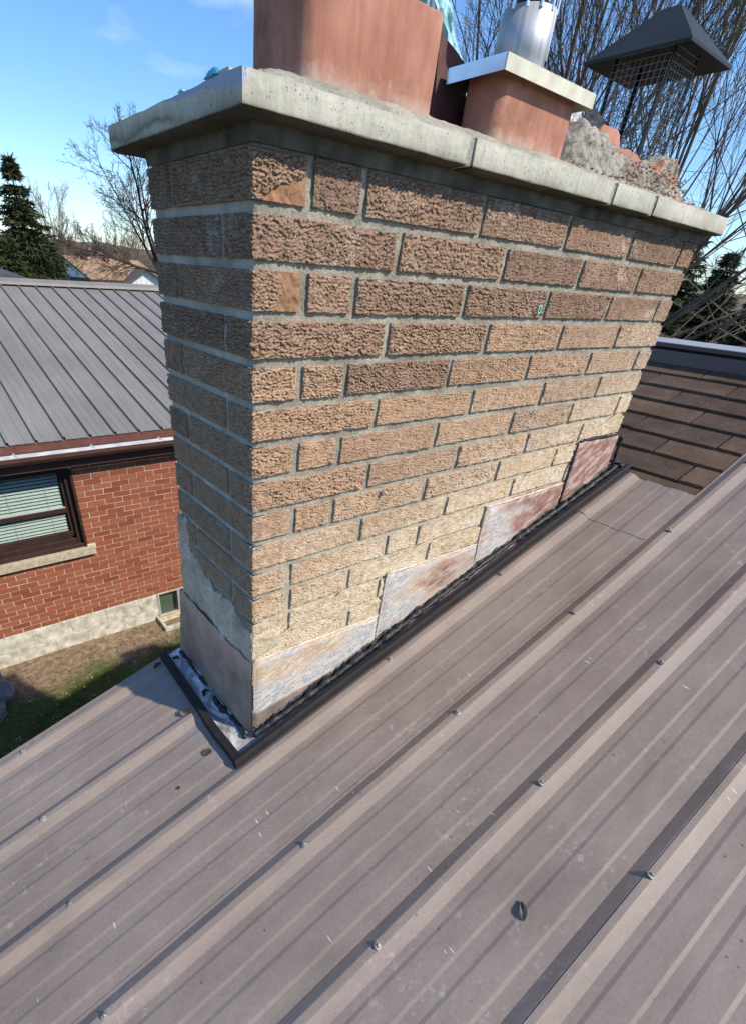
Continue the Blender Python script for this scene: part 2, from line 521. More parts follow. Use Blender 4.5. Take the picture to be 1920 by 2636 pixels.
def side_apron_mat():
    m = Mat('side_apron_metal', 0.5, 0.4)
    p = m.pos()
    n1 = m.noise(m.map(p, (5, 40, 40)), 1.0, 5, 0.6)
    c = m.ramp(n1, [(0.35, (0.19, 0.15, 0.145)), (0.55, (0.27, 0.19, 0.17)), (0.72, (0.48, 0.36, 0.32))])
    return m.out(c, m.bump(n1, 0.2, 0.003))


def shingle_mat():
    m = Mat('shingle_granules', 0.95, 0.12)
    v = m.offs(m.obj()); p = m.pos()
    g = m.noise(p, 330, 2, 0.6)
    c = m.ramp(g, [(0.3, (0.045, 0.032, 0.025)), (0.5, (0.090, 0.064, 0.049)), (0.7, (0.165, 0.122, 0.094))])
    c = m.mix(1.0, c, m.ramp(m.rand(), [(0.0, (0.8, 0.8, 0.82)), (0.5, (1.0, 0.97, 0.95)), (1.0, (1.25, 1.18, 1.1))]), 'MULTIPLY')
    c = m.mix(1.0, c, m.ramp(m.noise(p, 9, 4), [(0.3, 0.75), (0.7, 1.25)]), 'MULTIPLY')
    w = m.math('MULTIPLY', m.ramp(m.voro(p, 30), [(0.05, 1.0), (0.09, 0.0)]), m.ramp(m.noise(p, 8, 1), [(0.55, 0.0), (0.6, 0.8)]))
    c = m.mix(w, c, (0.5, 0.47, 0.44))
    return m.out(c, m.bump(g, 0.8, 0.004))


def ground_mat():
    m = Mat('lawn_soil', 0.95, 0.1)
    p = m.pos(); o = m.sep(p)
    n1 = m.noise(p, 1.6, 6, 0.65); n2 = m.noise(p, 14, 5, 0.7)
    dirt = m.ramp(n2, [(0.3, (0.11, 0.078, 0.050)), (0.5, (0.22, 0.160, 0.105)), (0.72, (0.36, 0.28, 0.195))])
    grass = m.ramp(n2, [(0.3, (0.035, 0.055, 0.014)), (0.6, (0.075, 0.105, 0.028)), (0.8, (0.16, 0.15, 0.06))])
    d = m.math('MULTIPLY_ADD', n1, 1.1, m.math('MULTIPLY_ADD', o[0], -0.10, o[1]))
    k = m.math('MULTIPLY', m.ramp(m.math('MULTIPLY_ADD', d, 0.5, -1.95, clamp=True), [(0.36, 0.0), (0.62, 1.0)]),
               m.ramp(m.math('MULTIPLY_ADD', o[1], -0.5, 4.0, clamp=True), [(0.0, 0.0), (1.0, 1.0)]))
    far = m.ramp(m.noise(p, 0.12, 5), [(0.35, (0.045, 0.055, 0.018)), (0.55, (0.11, 0.10, 0.04)), (0.75, (0.16, 0.13, 0.075))])
    c = m.mix(k, grass, dirt)
    c = m.mix(m.ramp(m.math('MULTIPLY_ADD', o[0], 0.04, -0.3, clamp=True), [(0.0, 0.0), (0.6, 1.0)]), c, far)
    return m.out(c, m.bump(n2, 0.7, 0.03))


def red_brick_mat():
    m = Mat('red_brick', 0.9, 0.15)
    v = m.offs(m.obj())
    n1 = m.noise(v, 60, 5, 0.7)
    base = m.ramp(m.rand(), [(0.0, (0.22, 0.068, 0.036)), (0.3, (0.275, 0.092, 0.048)), (0.7, (0.31, 0.112, 0.060)), (0.93, (0.26, 0.082, 0.043)), (1.0, (0.19, 0.066, 0.040))])
    c = m.mix(1.0, base, m.ramp(n1, [(0.25, 0.7), (0.75, 1.25)]), 'MULTIPLY')
    return m.out(c, m.bump(n1, 0.4, 0.003))


def grey_metal_roof_mat():
    m = Mat('grey_metal_roof', 0.6, 0.25)
    p = m.pos()
    n1 = m.noise(p, 0.7, 4); n2 = m.noise(m.map(p, (16, 0.8, 3)), 1.0, 4)
    c = m.ramp(n1, [(0.3, (0.180, 0.170, 0.156)), (0.7, (0.238, 0.225, 0.205))])
    c = m.mix(1.0, c, m.ramp(n2, [(0.3, 0.88), (0.7, 1.1)]), 'MULTIPLY')
    c = m.mix(1.0, c, m.ramp(m.noise(p, 60, 3), [(0.3, 0.92), (0.7, 1.08)]), 'MULTIPLY')
    return m.out(c)


def glass_mat(name='pane_glass', tintc=(0.93, 0.97, 0.96), frost=False):
    m = Mat(name)
    t = m.n('BsdfTransparent'); t.inputs[0].default_value = (*tintc, 1)
    g = m.n('BsdfGlossy'); g.inputs['Roughness'].default_value = 0.02 if not frost else 0.15
    lw = m.n('LayerWeight'); lw.inputs[0].default_value = 0.5
    fr = m.math('MULTIPLY_ADD', m.math('POWER', lw.outputs['Facing'], 5.0), 0.9, 0.045)
    mx = m.n('MixShader'); m.L(fr, mx.inputs[0]); m.L(t.outputs[0], mx.inputs[1]); m.L(g.outputs[0], mx.inputs[2])
    m.L(mx.outputs[0], m.t.nodes['Material Output'].inputs['Surface'])
    return m.m


def bark_mat(name, a, b):
    m = Mat(name, 0.95, 0.1)
    p = m.pos()
    n = m.noise(m.map(p, (6, 6, 1.5)), 1.0, 5, 0.65)
    return m.out(m.ramp(n, [(0.3, a), (0.7, b)]), m.bump(n, 0.5, 0.02))


def foliage_mat(name, a, b, c_=None):
    m = Mat(name, 0.8, 0.2)
    p = m.pos()
    n = m.noise(p, 1.4, 4, 0.7)
    stops = [(0.3, a), (0.6, b)]
    if c_: stops.append((0.78, c_))
    return m.out(m.ramp(n, stops))


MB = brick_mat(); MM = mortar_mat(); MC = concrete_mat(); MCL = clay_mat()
MR = roof_metal_mat(); MPL = plate_mat(); MEF = end_flash_mat(); MAP = apron_mat(); MSA = side_apron_mat()
MSH = shingle_mat(); MG = ground_mat(); MRB = red_brick_mat(); MGR = grey_metal_roof_mat()
MJOINT = mortar_mat('cap_joint_mortar', (0.26, 0.245, 0.21), (0.40, 0.385, 0.35), False)
MWASH = mortar_mat('wash_mortar', (0.24, 0.22, 0.175), (0.44, 0.41, 0.34), False)
MPARGE = mortar_mat('parging', (0.36, 0.305, 0.225), (0.66, 0.575, 0.455), False)
MCPARGE = mortar_mat('cream_parging', (0.42, 0.35, 0.22), (0.60, 0.53, 0.38), False)
MREDM = mortar_mat('pale_mortar', (0.60, 0.50, 0.39), (0.76, 0.67, 0.56), False)
MTAR = simple('black_sealant', (0.016, 0.018, 0.020), 0.42, 0.4, 0, 0.5, 40, 0.5, 0.004)
MTRIM = simple('black_trim_foam', (0.020, 0.017, 0.017), 0.75, 0.25, 0, 0.25, 30, 0.15, 0.001)
MTRIMT = simple('dark_brown_trim', (0.055, 0.043, 0.042), 0.45, 0.4, 0, 0.2, 20)
MCAULK = simple('old_caulk', (0.50, 0.39, 0.25), 0.8, 0.2, 0, 0.25, 40, 0.4, 0.002)
MGALV = simple('galvanised_steel', (0.62, 0.64, 0.66), 0.30, 0.5, 1.0, 0.12, 14)
MBAND = simple('cream_stained_aluminium', (0.56, 0.54, 0.43), 0.6, 0.3, 0.0, 0.16, 26, 0.1, 0.002)
MSCREW = simple('screw_zinc', (0.30, 0.29, 0.27), 0.5, 0.4, 0.5, 0.25, 200)
MWASHER = simple('screw_washer', (0.26, 0.245, 0.22), 0.6, 0.4, 0.2, 0.25, 200)
MBLACK = simple('black_steel', (0.018, 0.021, 0.022), 0.55, 0.3, 0.0, 0.3, 12, 0.2, 0.002)
MWIRE = simple('mesh_wire', (0.26, 0.26, 0.26), 0.45, 0.5, 0.6, 0.2, 50)
MTARP = simple('blue_plastic', (0.05, 0.36, 0.52), 0.35, 0.5, 0, 0.3, 12, 0.2, 0.003)
MTEAL = simple('pale_teal_plastic', (0.28, 0.52, 0.56), 0.45, 0.4, 0, 0.2, 12, 0.2, 0.003)
MMAROON = simple('maroon_painted_board', (0.075, 0.028, 0.026), 0.7, 0.3, 0, 0.25, 9, 0.2, 0.002)
MBROWN = simple('brown_aluminium', (0.078, 0.036, 0.030), 0.5, 0.4, 0, 0.2, 5)
MBROWN2 = simple('stained_fascia', (0.125, 0.046, 0.036), 0.55, 0.35, 0, 0.35, 7)
MWFRAME = simple('brown_window_frame', (0.040, 0.020, 0.016), 0.5, 0.4, 0, 0.25, 9)
MGUT = simple('galvanised_gutter', (0.58, 0.60, 0.60), 0.55, 0.4, 0.0, 0.22, 9)
MSILL = simple('limestone_sill', (0.42, 0.365, 0.26), 0.9, 0.2, 0, 0.25, 22, 0.5, 0.004)
MBLIND = simple('blind_slat', (0.42, 0.45, 0.42), 0.5, 0.4, 0, 0.08, 12)
MROOM = simple('dark_room', (0.02, 0.022, 0.022), 0.9, 0.1)
MBLOCK = simple('parged_block', (0.50, 0.48, 0.40), 0.92, 0.15, 0, 0.4, 9, 0.6, 0.01)
MALU = simple('aluminium_frame', (0.42, 0.42, 0.39), 0.5, 0.4, 0.3, 0.12, 14)
MROCK = simple('grey_slate_rock', (0.22, 0.24, 0.25), 0.85, 0.25, 0, 0.5, 9, 0.8, 0.03)
MLEAF = simple('dead_leaf', (0.085, 0.048, 0.030), 0.8, 0.2, 0, 0.45, 60, 0.4, 0.003)
MTWIG = simple('grey_curled_leaf', (0.17, 0.155, 0.145), 0.7, 0.3, 0, 0.5, 120, 0.4, 0.003)
MTAPE = None
MGLASS = glass_mat(); MFROST = glass_mat('dusty_glass', (0.75, 0.80, 0.76), True)
MBARK = bark_mat('grey_bark', (0.085, 0.064, 0.048), (0.175, 0.138, 0.108))
MBARK2 = bark_mat('dark_bark', (0.040, 0.030, 0.024), (0.085, 0.066, 0.052))
MBARKP = bark_mat('pale_bark', (0.15, 0.125, 0.10), (0.27, 0.235, 0.20))
MSPR = foliage_mat('spruce_needles', (0.018, 0.028, 0.013), (0.052, 0.062, 0.026), (0.11, 0.095, 0.045))
MCED = foliage_mat('cedar_foliage', (0.018, 0.030, 0.010), (0.055, 0.070, 0.020), (0.095, 0.095, 0.032))
MGRASS = foliage_mat('grass_blades', (0.055, 0.085, 0.020), (0.10, 0.135, 0.036), (0.22, 0.19, 0.09))
MTARROOF = simple('dark_slate_shingles', (0.060, 0.066, 0.074), 0.9, 0.2, 0, 0.3, 3, 0.4, 0.02)
MTANROOF = simple('tan_shingles', (0.29, 0.195, 0.120), 0.9, 0.2, 0, 0.3, 1.2, 0.4, 0.02)
MGREYBR = simple('grey_brown_shingles', (0.13, 0.105, 0.09), 0.9, 0.2, 0, 0.25, 1.2, 0.4, 0.02)
MWHITE = simple('white_siding', (0.74, 0.76, 0.77), 0.7, 0.3, 0, 0.05, 3)
MDARKW = simple('dark_brick_far', (0.11, 0.075, 0.06), 0.9, 0.2, 0, 0.25, 5)
MSTEEL = simple('pylon_steel', (0.30, 0.32, 0.34), 0.6, 0.4, 0.4, 0.1, 2)

# ------------------------------------------------------------------ ground and far terrain
GZ = -4.45
NG = 90
gx = np.concatenate([-np.geomspace(2500, 4, 22), np.linspace(-3.2, 8, 30), np.geomspace(9, 2500, 38)])
gy = np.concatenate([-np.geomspace(2500, 4, 22), np.linspace(-3.2, 8, 30), np.geomspace(9, 2500, 38)])
GX, GY = np.meshgrid(gx, gy, indexing='ij')
GD = np.hypot(GX, GY)
GH = GZ + 0.03 * fbm(GX * 0.6, GY * 0.6, 2) * np.clip((GD - 1) / 6, 0, 1)
GH = GH + np.clip((GD - 45) / 200, 0, 1) * fbm(GX * 0.006, GY * 0.006, 5) * 5
g_o = add('ground', np.stack([GX, GY, GH], -1), gridfaces(len(gx), len(gy)), MG, origin=(0, 0, GZ), smooth=True)
tag(g_o, kind='structure')


def polar(az, el, d):
    a = math.radians(az)
    return Vector((CAM[0] + d * math.sin(a), CAM[1] + d * math.cos(a), CAM[2] + d * math.tan(math.radians(el))))


def hill_mat():
    m = Mat('wooded_hillside', 0.95, 0.1)
    p = m.pos()
    n = m.noise(m.map(p, (0.05, 0.05, 0.25)), 1.0, 6, 0.7)
    return m.out(m.ramp(n, [(0.3, (0.07, 0.052, 0.044)), (0.5, (0.16, 0.125, 0.095)), (0.7, (0.28, 0.245, 0.19))]), m.bump(n, 0.6, 1.5))


def hill(name, az0, az1, d, el, seed, depth=160):
    n = 90
    a = np.radians(np.linspace(az0, az1, n))
    rows = []
    for j, (dd, f) in enumerate([(0, 0.0), (0.25, 0.45), (0.55, 0.85), (0.8, 1.0), (1.0, 0.9), (1.4, 0.2), (1.7, 0.0)]):
        r = d + dd * depth
        top = CAM[2] + d * np.tan(np.radians(el)) * (1 + 0.35 * fbm(a * 14, np.zeros(n), seed))
        z = GZ - 2 + (top - GZ + 2) * f + (fbm(a * 60, np.full(n, j * 3.1), seed + 3) * 1.2 if f > 0 else 0)
        rows.append(np.stack([CAM[0] + r * np.sin(a), CAM[1] + r * np.cos(a), z], 1))
    o = add(name, np.stack(rows, 0), gridfaces(7, n), hill_mat(), smooth=True)
    tag(o, kind='structure')


hill('hills', -25, 50, 330, 1.25, 4)
hill('hills', 48, 110, 420, 0.9, 9)

# ------------------------------------------------------------------ our house: ribbed metal roof, shingled corner, ridge
SL = 0.325


def rz(x, h=0.0): return -1.235 + SL * x + h


house = thing('house', 'brown ribbed metal roofed house in the foreground that carries the chimney', 'house', (0.0, -1.5, GZ))
EAVE_X, RIDGE_X = -3.0, 2.96
RIBS = [0.464, 0.181, -0.100, -0.374, -0.643, -0.907, -1.170, -1.432, -1.695, -1.957, -2.22]
PROF = [(-0.032, 0.0), (-0.010, 0.0120), (0.006, 0.0120), (0.034, 0.0), (0.052, 0.0), (0.060, 0.0020), (0.108, 0.0020),
        (0.116, 0.0), (0.142, 0.0), (0.150, 0.0020), (0.200, 0.0020), (0.208, 0.0)]


def profile(ya, yb):
    """profile points from y=ya down to y=yb (ya > yb)"""
    pts = []
    for i, r in enumerate(RIBS):
        nxt = RIBS[i + 1] if i + 1 < len(RIBS) else r - 0.27
        sc = (r - nxt) / 0.27
        for t, h in PROF:
            pts.append((r - t * (sc if t > 0.04 else 1), h))
    pts.sort(key=lambda q: -q[0])

    def hh(y):
        if y > pts[0][0]: return 0.0
        for (y0, h0), (y1, h1) in zip(pts, pts[1:]):
            if y0 >= y >= y1: return h0 + (h1 - h0) * (y0 - y) / max(1e-9, y0 - y1)
        return 0.0
    return [(ya, hh(ya))] + [q for q in pts if ya > q[0] > yb] + [(yb, hh(yb))]


def roof_panel(ya, yb, x0, x1, lift=0.0, seed=0, nx=46, lip=0.0):
    pr = profile(ya, yb)
    if lip: pr = [(ya + 0.002, pr[0][1] - 0.012), ] + pr
    xs = np.linspace(x0, x1, nx)
    V = []
    for x in xs:
        for y, h in pr:
            w = 0.0011 * float(pn(x * 3.0, y * 9.0, seed + 2))
            V.append((x - SL * h * 0.9, y, rz(x, h + lift + (w if h < 0.015 else w * 0.3))))
    V = np.array(V); n = len(pr)
    F = gridfaces(nx, n)
    # thickness: a second skin underneath
    V2 = V.copy(); V2[:, 2] -= 0.0015
    F2 = F[:, ::-1] + len(V)
    edge = []
    for i in range(nx - 1):
        for c in (0, n - 1):
            a, b = i * n + c, (i + 1) * n + c
            edge.append((a, a + len(V), b + len(V), b) if c == 0 else (a, b, b + len(V), a + len(V)))
    for c in (0, nx - 1):
        for j in range(n - 1):
            a, b = c * n + j, c * n + j + 1
            edge.append((a, b, b + len(V), a + len(V)) if c == 0 else (a, a + len(V), b + len(V), b))
    o = add('roof_panel', np.vstack([V, V2]), np.vstack([F, F2, np.array(edge)]), MR, house)
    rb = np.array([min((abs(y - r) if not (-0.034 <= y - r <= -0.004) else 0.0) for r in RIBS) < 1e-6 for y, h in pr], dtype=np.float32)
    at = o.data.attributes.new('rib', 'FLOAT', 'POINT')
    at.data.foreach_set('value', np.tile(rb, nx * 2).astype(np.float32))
    return o


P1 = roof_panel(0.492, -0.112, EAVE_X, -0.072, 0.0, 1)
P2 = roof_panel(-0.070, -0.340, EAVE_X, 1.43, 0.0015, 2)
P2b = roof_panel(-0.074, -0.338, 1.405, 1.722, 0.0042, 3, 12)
_pr = profile(-0.074, -0.330)
add('lap_sealant', *tube([(1.403, y, rz(1.403, h + 0.0035)) for i, (y, h) in enumerate(_pr)], 0.0011, 6), simple('white_lap_sealant', (0.62, 0.60, 0.57), 0.7, 0.3), house)
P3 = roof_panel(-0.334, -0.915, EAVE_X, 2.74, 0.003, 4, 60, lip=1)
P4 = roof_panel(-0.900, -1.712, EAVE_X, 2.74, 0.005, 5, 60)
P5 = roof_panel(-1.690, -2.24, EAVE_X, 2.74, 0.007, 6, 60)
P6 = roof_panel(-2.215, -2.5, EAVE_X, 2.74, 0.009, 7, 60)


def screw_meshes():
    V, F = [], []
    prof_ = [(0.0085, 0.0), (0.0088, 0.0018), (0.0066, 0.0032), (0.0042, 0.0036)]
    k = 16
    for r, z in prof_:
        for j in range(k): V.append((r * math.cos(2 * math.pi * j / k), r * math.sin(2 * math.pi * j / k), z))
    for i in range(len(prof_) - 1):
        for j in range(k): F.append((i * k + j, i * k + (j + 1) % k, (i + 1) * k + (j + 1) % k, (i + 1) * k + j))
    F.append(tuple(range(3 * k, 4 * k)))
    wash = mkmesh('screw_washer', V, F); wash.materials.append(MWASHER)
    n0 = len(V)
    H = []
    for z, r in ((0.0034, 0.0044), (0.0078, 0.0044), (0.0086, 0.0036)):
        for j in range(6): H.append((r * math.cos(math.pi * j / 3), r * math.sin(math.pi * j / 3), z))
    HF = [(i * 6 + j, i * 6 + (j + 1) % 6, (i + 1) * 6 + (j + 1) % 6, (i + 1) * 6 + j) for i in range(2) for j in range(6)] + [tuple(range(12, 18))]
    V2 = V + H
    F2 = F + [tuple(a + n0 for a in f) for f in HF]
    me = mkmesh('screw', V2, F2)
    me.materials.append(MWASHER); me.materials.append(MSCREW)
    for i in range(len(F), len(F2)): me.polygons[i].material_index = 1
    return me


SCREW = screw_meshes()
for y, xs, par in ((0.464, (-0.591, -1.11, -1.63), P1), (0.181, (-0.592, -1.11, -1.63), P1), (-0.100, (-0.591, -1.11, 0.453, 0.961), P2),
                   (-0.374, (-0.591, -0.073, 0.451, 0.957, 1.47, 1.99, 2.50), P3), (-0.643, (-0.60, -0.074, 0.442, 0.946, 1.46, 1.98, 2.50), P3),
                   (-0.907, (-0.60, -0.08, 0.434, 0.945, 1.46, 1.98), P4), (-1.170, (-0.08, 0.43, 0.945, 1.46, 1.98), P4), (-1.432, (0.43, 0.945, 1.46, 1.98), P4)):
    for x in xs:
        s = link('screw', SCREW, (x, y + rng.uniform(-.002, .002), rz(x, 0.0140 + (0.003 if y < -0.3 else 0.0) + (0.002 if y < -0.9 else 0))), par)
        s.rotation_euler = (rng.uniform(-.06, .06), -math.atan(SL) + rng.uniform(-.06, .06), rng.uniform(0, 6))

# deck and shingles showing where no panel lies
box_ = lambda x0, x1, y0, y1, h0, h1: [(x0, y0, rz(x0, h0)), (x1, y0, rz(x1, h0)), (x1, y1, rz(x1, h0)), (x0, y1, rz(x0, h0)),
                                       (x0, y0, rz(x0, h1)), (x1, y0, rz(x1, h1)), (x1, y1, rz(x1, h1)), (x0, y1, rz(x0, h1))]
deck = add('roof_deck', box_(EAVE_X + 0.05, RIDGE_X, -2.5, 0.47, -0.09, -0.014), BOXF, MSH, house)
EXPO = 0.1375
shm = {}
for r in range(9):
    xa = 1.640 + r * EXPO            # lower edge of the course
    off = 0.102 if r % 2 == 1 else -0.068
    for k in range(-2, 4):
        yc1 = off - k * 0.343 + 0.343 * 1
        ya, yb = yc1 - 0.004, yc1 - 0.343 + 0.004
        ya = min(ya, 0.485)
        if yb > 0.47 or ya < -0.62 or ya - yb < 0.03: continue
        yb = max(yb, -0.331)
        if ya - yb < 0.02: continue
        x0, x1 = xa + rng.uniform(-.003, .003), min(xa + EXPO + 0.02, 2.80)
        h1 = 0.0085 + rng.uniform(-.001, .0015)
        if r == 0: x0, h1 = 1.724, 0.0035
        n = 5
        V = []
        for i in range(n):
            y = ya + (yb - ya) * i / (n - 1)
            jx = rng.uniform(-.0025, .0025)
            V += [(x0 + jx, y, rz(x0 + jx, -0.012)), (x0 + jx, y, rz(x0 + jx, h1)), (x1, y, rz(x1, -0.004))]
        F = []
        for i in range(n - 1):
            a, b = i * 3, i * 3 + 3
            F += [(a, b, b + 1, a + 1), (a + 1, b + 1, b + 2, a + 2)]
        F += [(0, 1, 2), ((n - 1) * 3 + 2, (n - 1) * 3 + 1, (n - 1) * 3)]
        F = [tuple(reversed(f)) for f in F]
        add('shingle', V, F, MSH, deck)

# ridge cap of folded dark metal on a vent strip
def extr(name, prof, y0, y1, mat, parent):
    n = len(prof)
    V = [(x, y0, z) for x, z in prof] + [(x, y1, z) for x, z in prof]
    F = [(i, (i + 1) % n, n + (i + 1) % n, n + i) for i in range(n)] + [tuple(range(n - 1, -1, -1)), tuple(range(n, 2 * n))]
    return add(name, V, F, mat, parent)


MRIDGE = simple('ridge_metal', (0.105, 0.095, 0.105), 0.4, 0.45, 0, 0.15, 4)
MRIDGESKY = simple('ridge_metal_sky_sheen', (0.36, 0.36, 0.38), 0.4, 0.45, 0.2, 0.1, 4)  # paler copy of the ridge metal, sky reflection put into its colour
rzr = rz(2.71)
ridge = extr('ridge_cap', [(2.716, rzr + 0.0), (2.713, rzr + 0.060), (2.735, rzr + 0.063), (2.96, rzr + 0.067), (2.96, rzr - 0.02)], -2.5, 0.53, MRIDGE, house)
extr('vent_gap', [(2.738, rzr + 0.0632), (2.738, rzr + 0.079), (2.95, rzr + 0.083), (2.95, rzr + 0.0675)], -2.5, 0.528, MTRIM, ridge)
extr('vent_lid', [(2.709, rzr + 0.074), (2.705, rzr + 0.0925), (2.96, rzr + 0.0985), (3.21, rzr + 0.075), (3.21, rzr + 0.06), (2.96, rzr + 0.0835), (2.737, rzr + 0.0795)], -2.5, 0.532, MRIDGE, ridge)
extr('lid_top', [(2.703, rzr + 0.0915), (2.703, rzr + 0.0945), (2.96, rzr + 0.1015), (2.96, rzr + 0.0988), (2.707, rzr + 0.0928)], -2.5, 0.534, MRIDGESKY, ridge)
# far slope, gable wall, rake board
add('back_slope', [(2.96, -2.5, rz(2.96)), (2.96, 0.49, rz(2.96)), (8.9, 0.49, rz(-2.98)), (8.9, -2.5, rz(-2.98)),
                   (2.96, -2.5, rz(2.96) - .08), (2.96, 0.49, rz(2.96) - .08), (8.9, 0.49, rz(-2.98) - .08), (8.9, -2.5, rz(-2.98) - .08)],
    [(0, 3, 2, 1), (4, 5, 6, 7), (0, 1, 5, 4), (1, 2, 6, 5), (2, 3, 7, 6), (3, 0, 4, 7)], MR, house)
add('gable_wall', [(-2.7, -2.4, GZ - .3), (8.6, -2.4, GZ - .3), (8.6, 0.30, GZ - .3), (-2.7, 0.30, GZ - .3),
                   (-2.7, -2.4, rz(-2.7) - .1), (8.6, -2.4, rz(-2.7) - .1), (8.6, 0.30, rz(-2.7) - .1), (-2.7, 0.30, rz(-2.7) - .1),
                   (2.95, -2.4, rz(2.95) - .1), (2.95, 0.30, rz(2.95) - .1)],
    [(0, 3, 2, 1), (0, 1, 5, 8, 4), (3, 7, 9, 6, 2), (0, 4, 7, 3), (1, 2, 6, 5), (4, 8, 9, 7), (8, 5, 6, 9)], MDARKW, house)
add('rake_trim', box_(EAVE_X, 2.94, 0.4915, 0.499, -0.14, 0.006), BOXF, MBROWN, house)
add('rake_trim', box_(EAVE_X, -0.075, 0.474, 0.4985, 0.0065, 0.009), BOXF, MR, house)

# ------------------------------------------------------------------ chimney
W, D, CH = 1.675, 0.4155, 0.075
chim = thing('chimney', 'tall tan textured brick chimney with concrete cap and clay flues beside the metal roof', 'chimney', (W / 2, D / 2, rz(W / 2)))

# mortar core: one skin wrapped round the shaft, joints lie a few millimetres behind the bricks
def core():
    rec = 0.0075
    segs = []
    for y in np.arange(D - rec, rec, -0.009): segs.append((rec, y, -1, 0))
    for x in np.arange(rec, W - rec, 0.010): segs.append((x, rec, 0, -1))
    for y in np.linspace(rec, D - rec, 8): segs.append((W - rec, y, 1, 0))
    for x in np.linspace(W - rec - .05, rec + .05, 12): segs.append((x, D - rec, 0, 1))
    segs.append(segs[0])
    zs = np.concatenate([np.linspace(-1.75, -1.3, 6), np.arange(-1.29, 0.0955, 0.010)])
    S = np.array(segs); nu, nv = len(S), len(zs)
    s = np.cumsum(np.r_[0, np.hypot(*np.diff(S[:, :2], axis=0).T)])
    SS, ZZ = np.meshgrid(s, zs, indexing='ij')
    d = 0.0026 * fbm(SS * 22, ZZ * 22, 21) + 0.0014 * pn(SS * 90, ZZ * 90, 5)
    # joint centres swell a little (tooled joint), the row under the cap is dragged out
    V = np.stack([S[:, None, 0] + S[:, None, 2] * d, S[:, None, 1] + S[:, None, 3] * d, ZZ], -1)
    return add('shaft', V, gridfaces(nu, nv), MM, chim, smooth=True)


shaft = core()
# a fillet of mortar between the top course and the cap
V, F = [], []
npts = [(0.004, D), (0.004, 0.004), (W - 0.004, 0.004), (W - .004, D)]
for (x, y), (ox, oy) in zip(npts, [(-1, 0), (-1, -1), (1, -1), (1, 0)]):
    V += [(x + ox * 0.003, y + oy * 0.003, 0.0735), (x + ox * 0.007, y + oy * 0.007, 0.099)]
fillet = add('bed_joint', V, [(0, 2, 3, 1), (2, 4, 5, 3), (4, 6, 7, 5)], simple('sooty_shaded_bed_mortar', (0.10, 0.093, 0.078), 0.95, 0.1, 0, 0.6, 14, 0.7, 0.006), chim)  # dark colour holds soot stain plus painted shade from the cap


def rug(u, v, seed, ps=1.0, am=1.0):
    """dragged, torn brick face: wavy scales, each lip hanging over a sharp crevice"""
    wu = u + 0.006 * pn(u / 0.020, v / 0.012, seed + 1)
    ph = -v / (0.0080 * ps) + 1.35 * pn(u / 0.030, v / 0.022, seed + 2) + 0.75 * pn(u / 0.0105, v / 0.014, seed + 3) + 0.35 * pn(u / 0.005, v / 0.007, seed + 5)
    fr = ph - np.floor(ph)
    lip = np.interp(fr, [0, 0.70, 0.80, 0.90, 1.0], [0.62, 1.0, 0.0, 0.15, 0.62])
    n1 = pn(wu / 0.0115, v / 0.0100, seed + 4)
    crack = np.clip(1 - np.abs(n1) * 9.0, 0, 1)
    big = pn(u / 0.05, v / 0.03, seed + 7)
    amp = 0.75 + 0.7 * pn(u / 0.035, v / 0.02, seed + 8)
    fine = pn(u / 0.0045, v / 0.0045, seed + 9)
    return am * (0.0048 * lip * np.clip(amp, 0.25, 1.3) - 0.0038 * crack) + 0.0010 * fine + 0.0014 * big - 0.0016


def zt_low(z): return z < -0.55


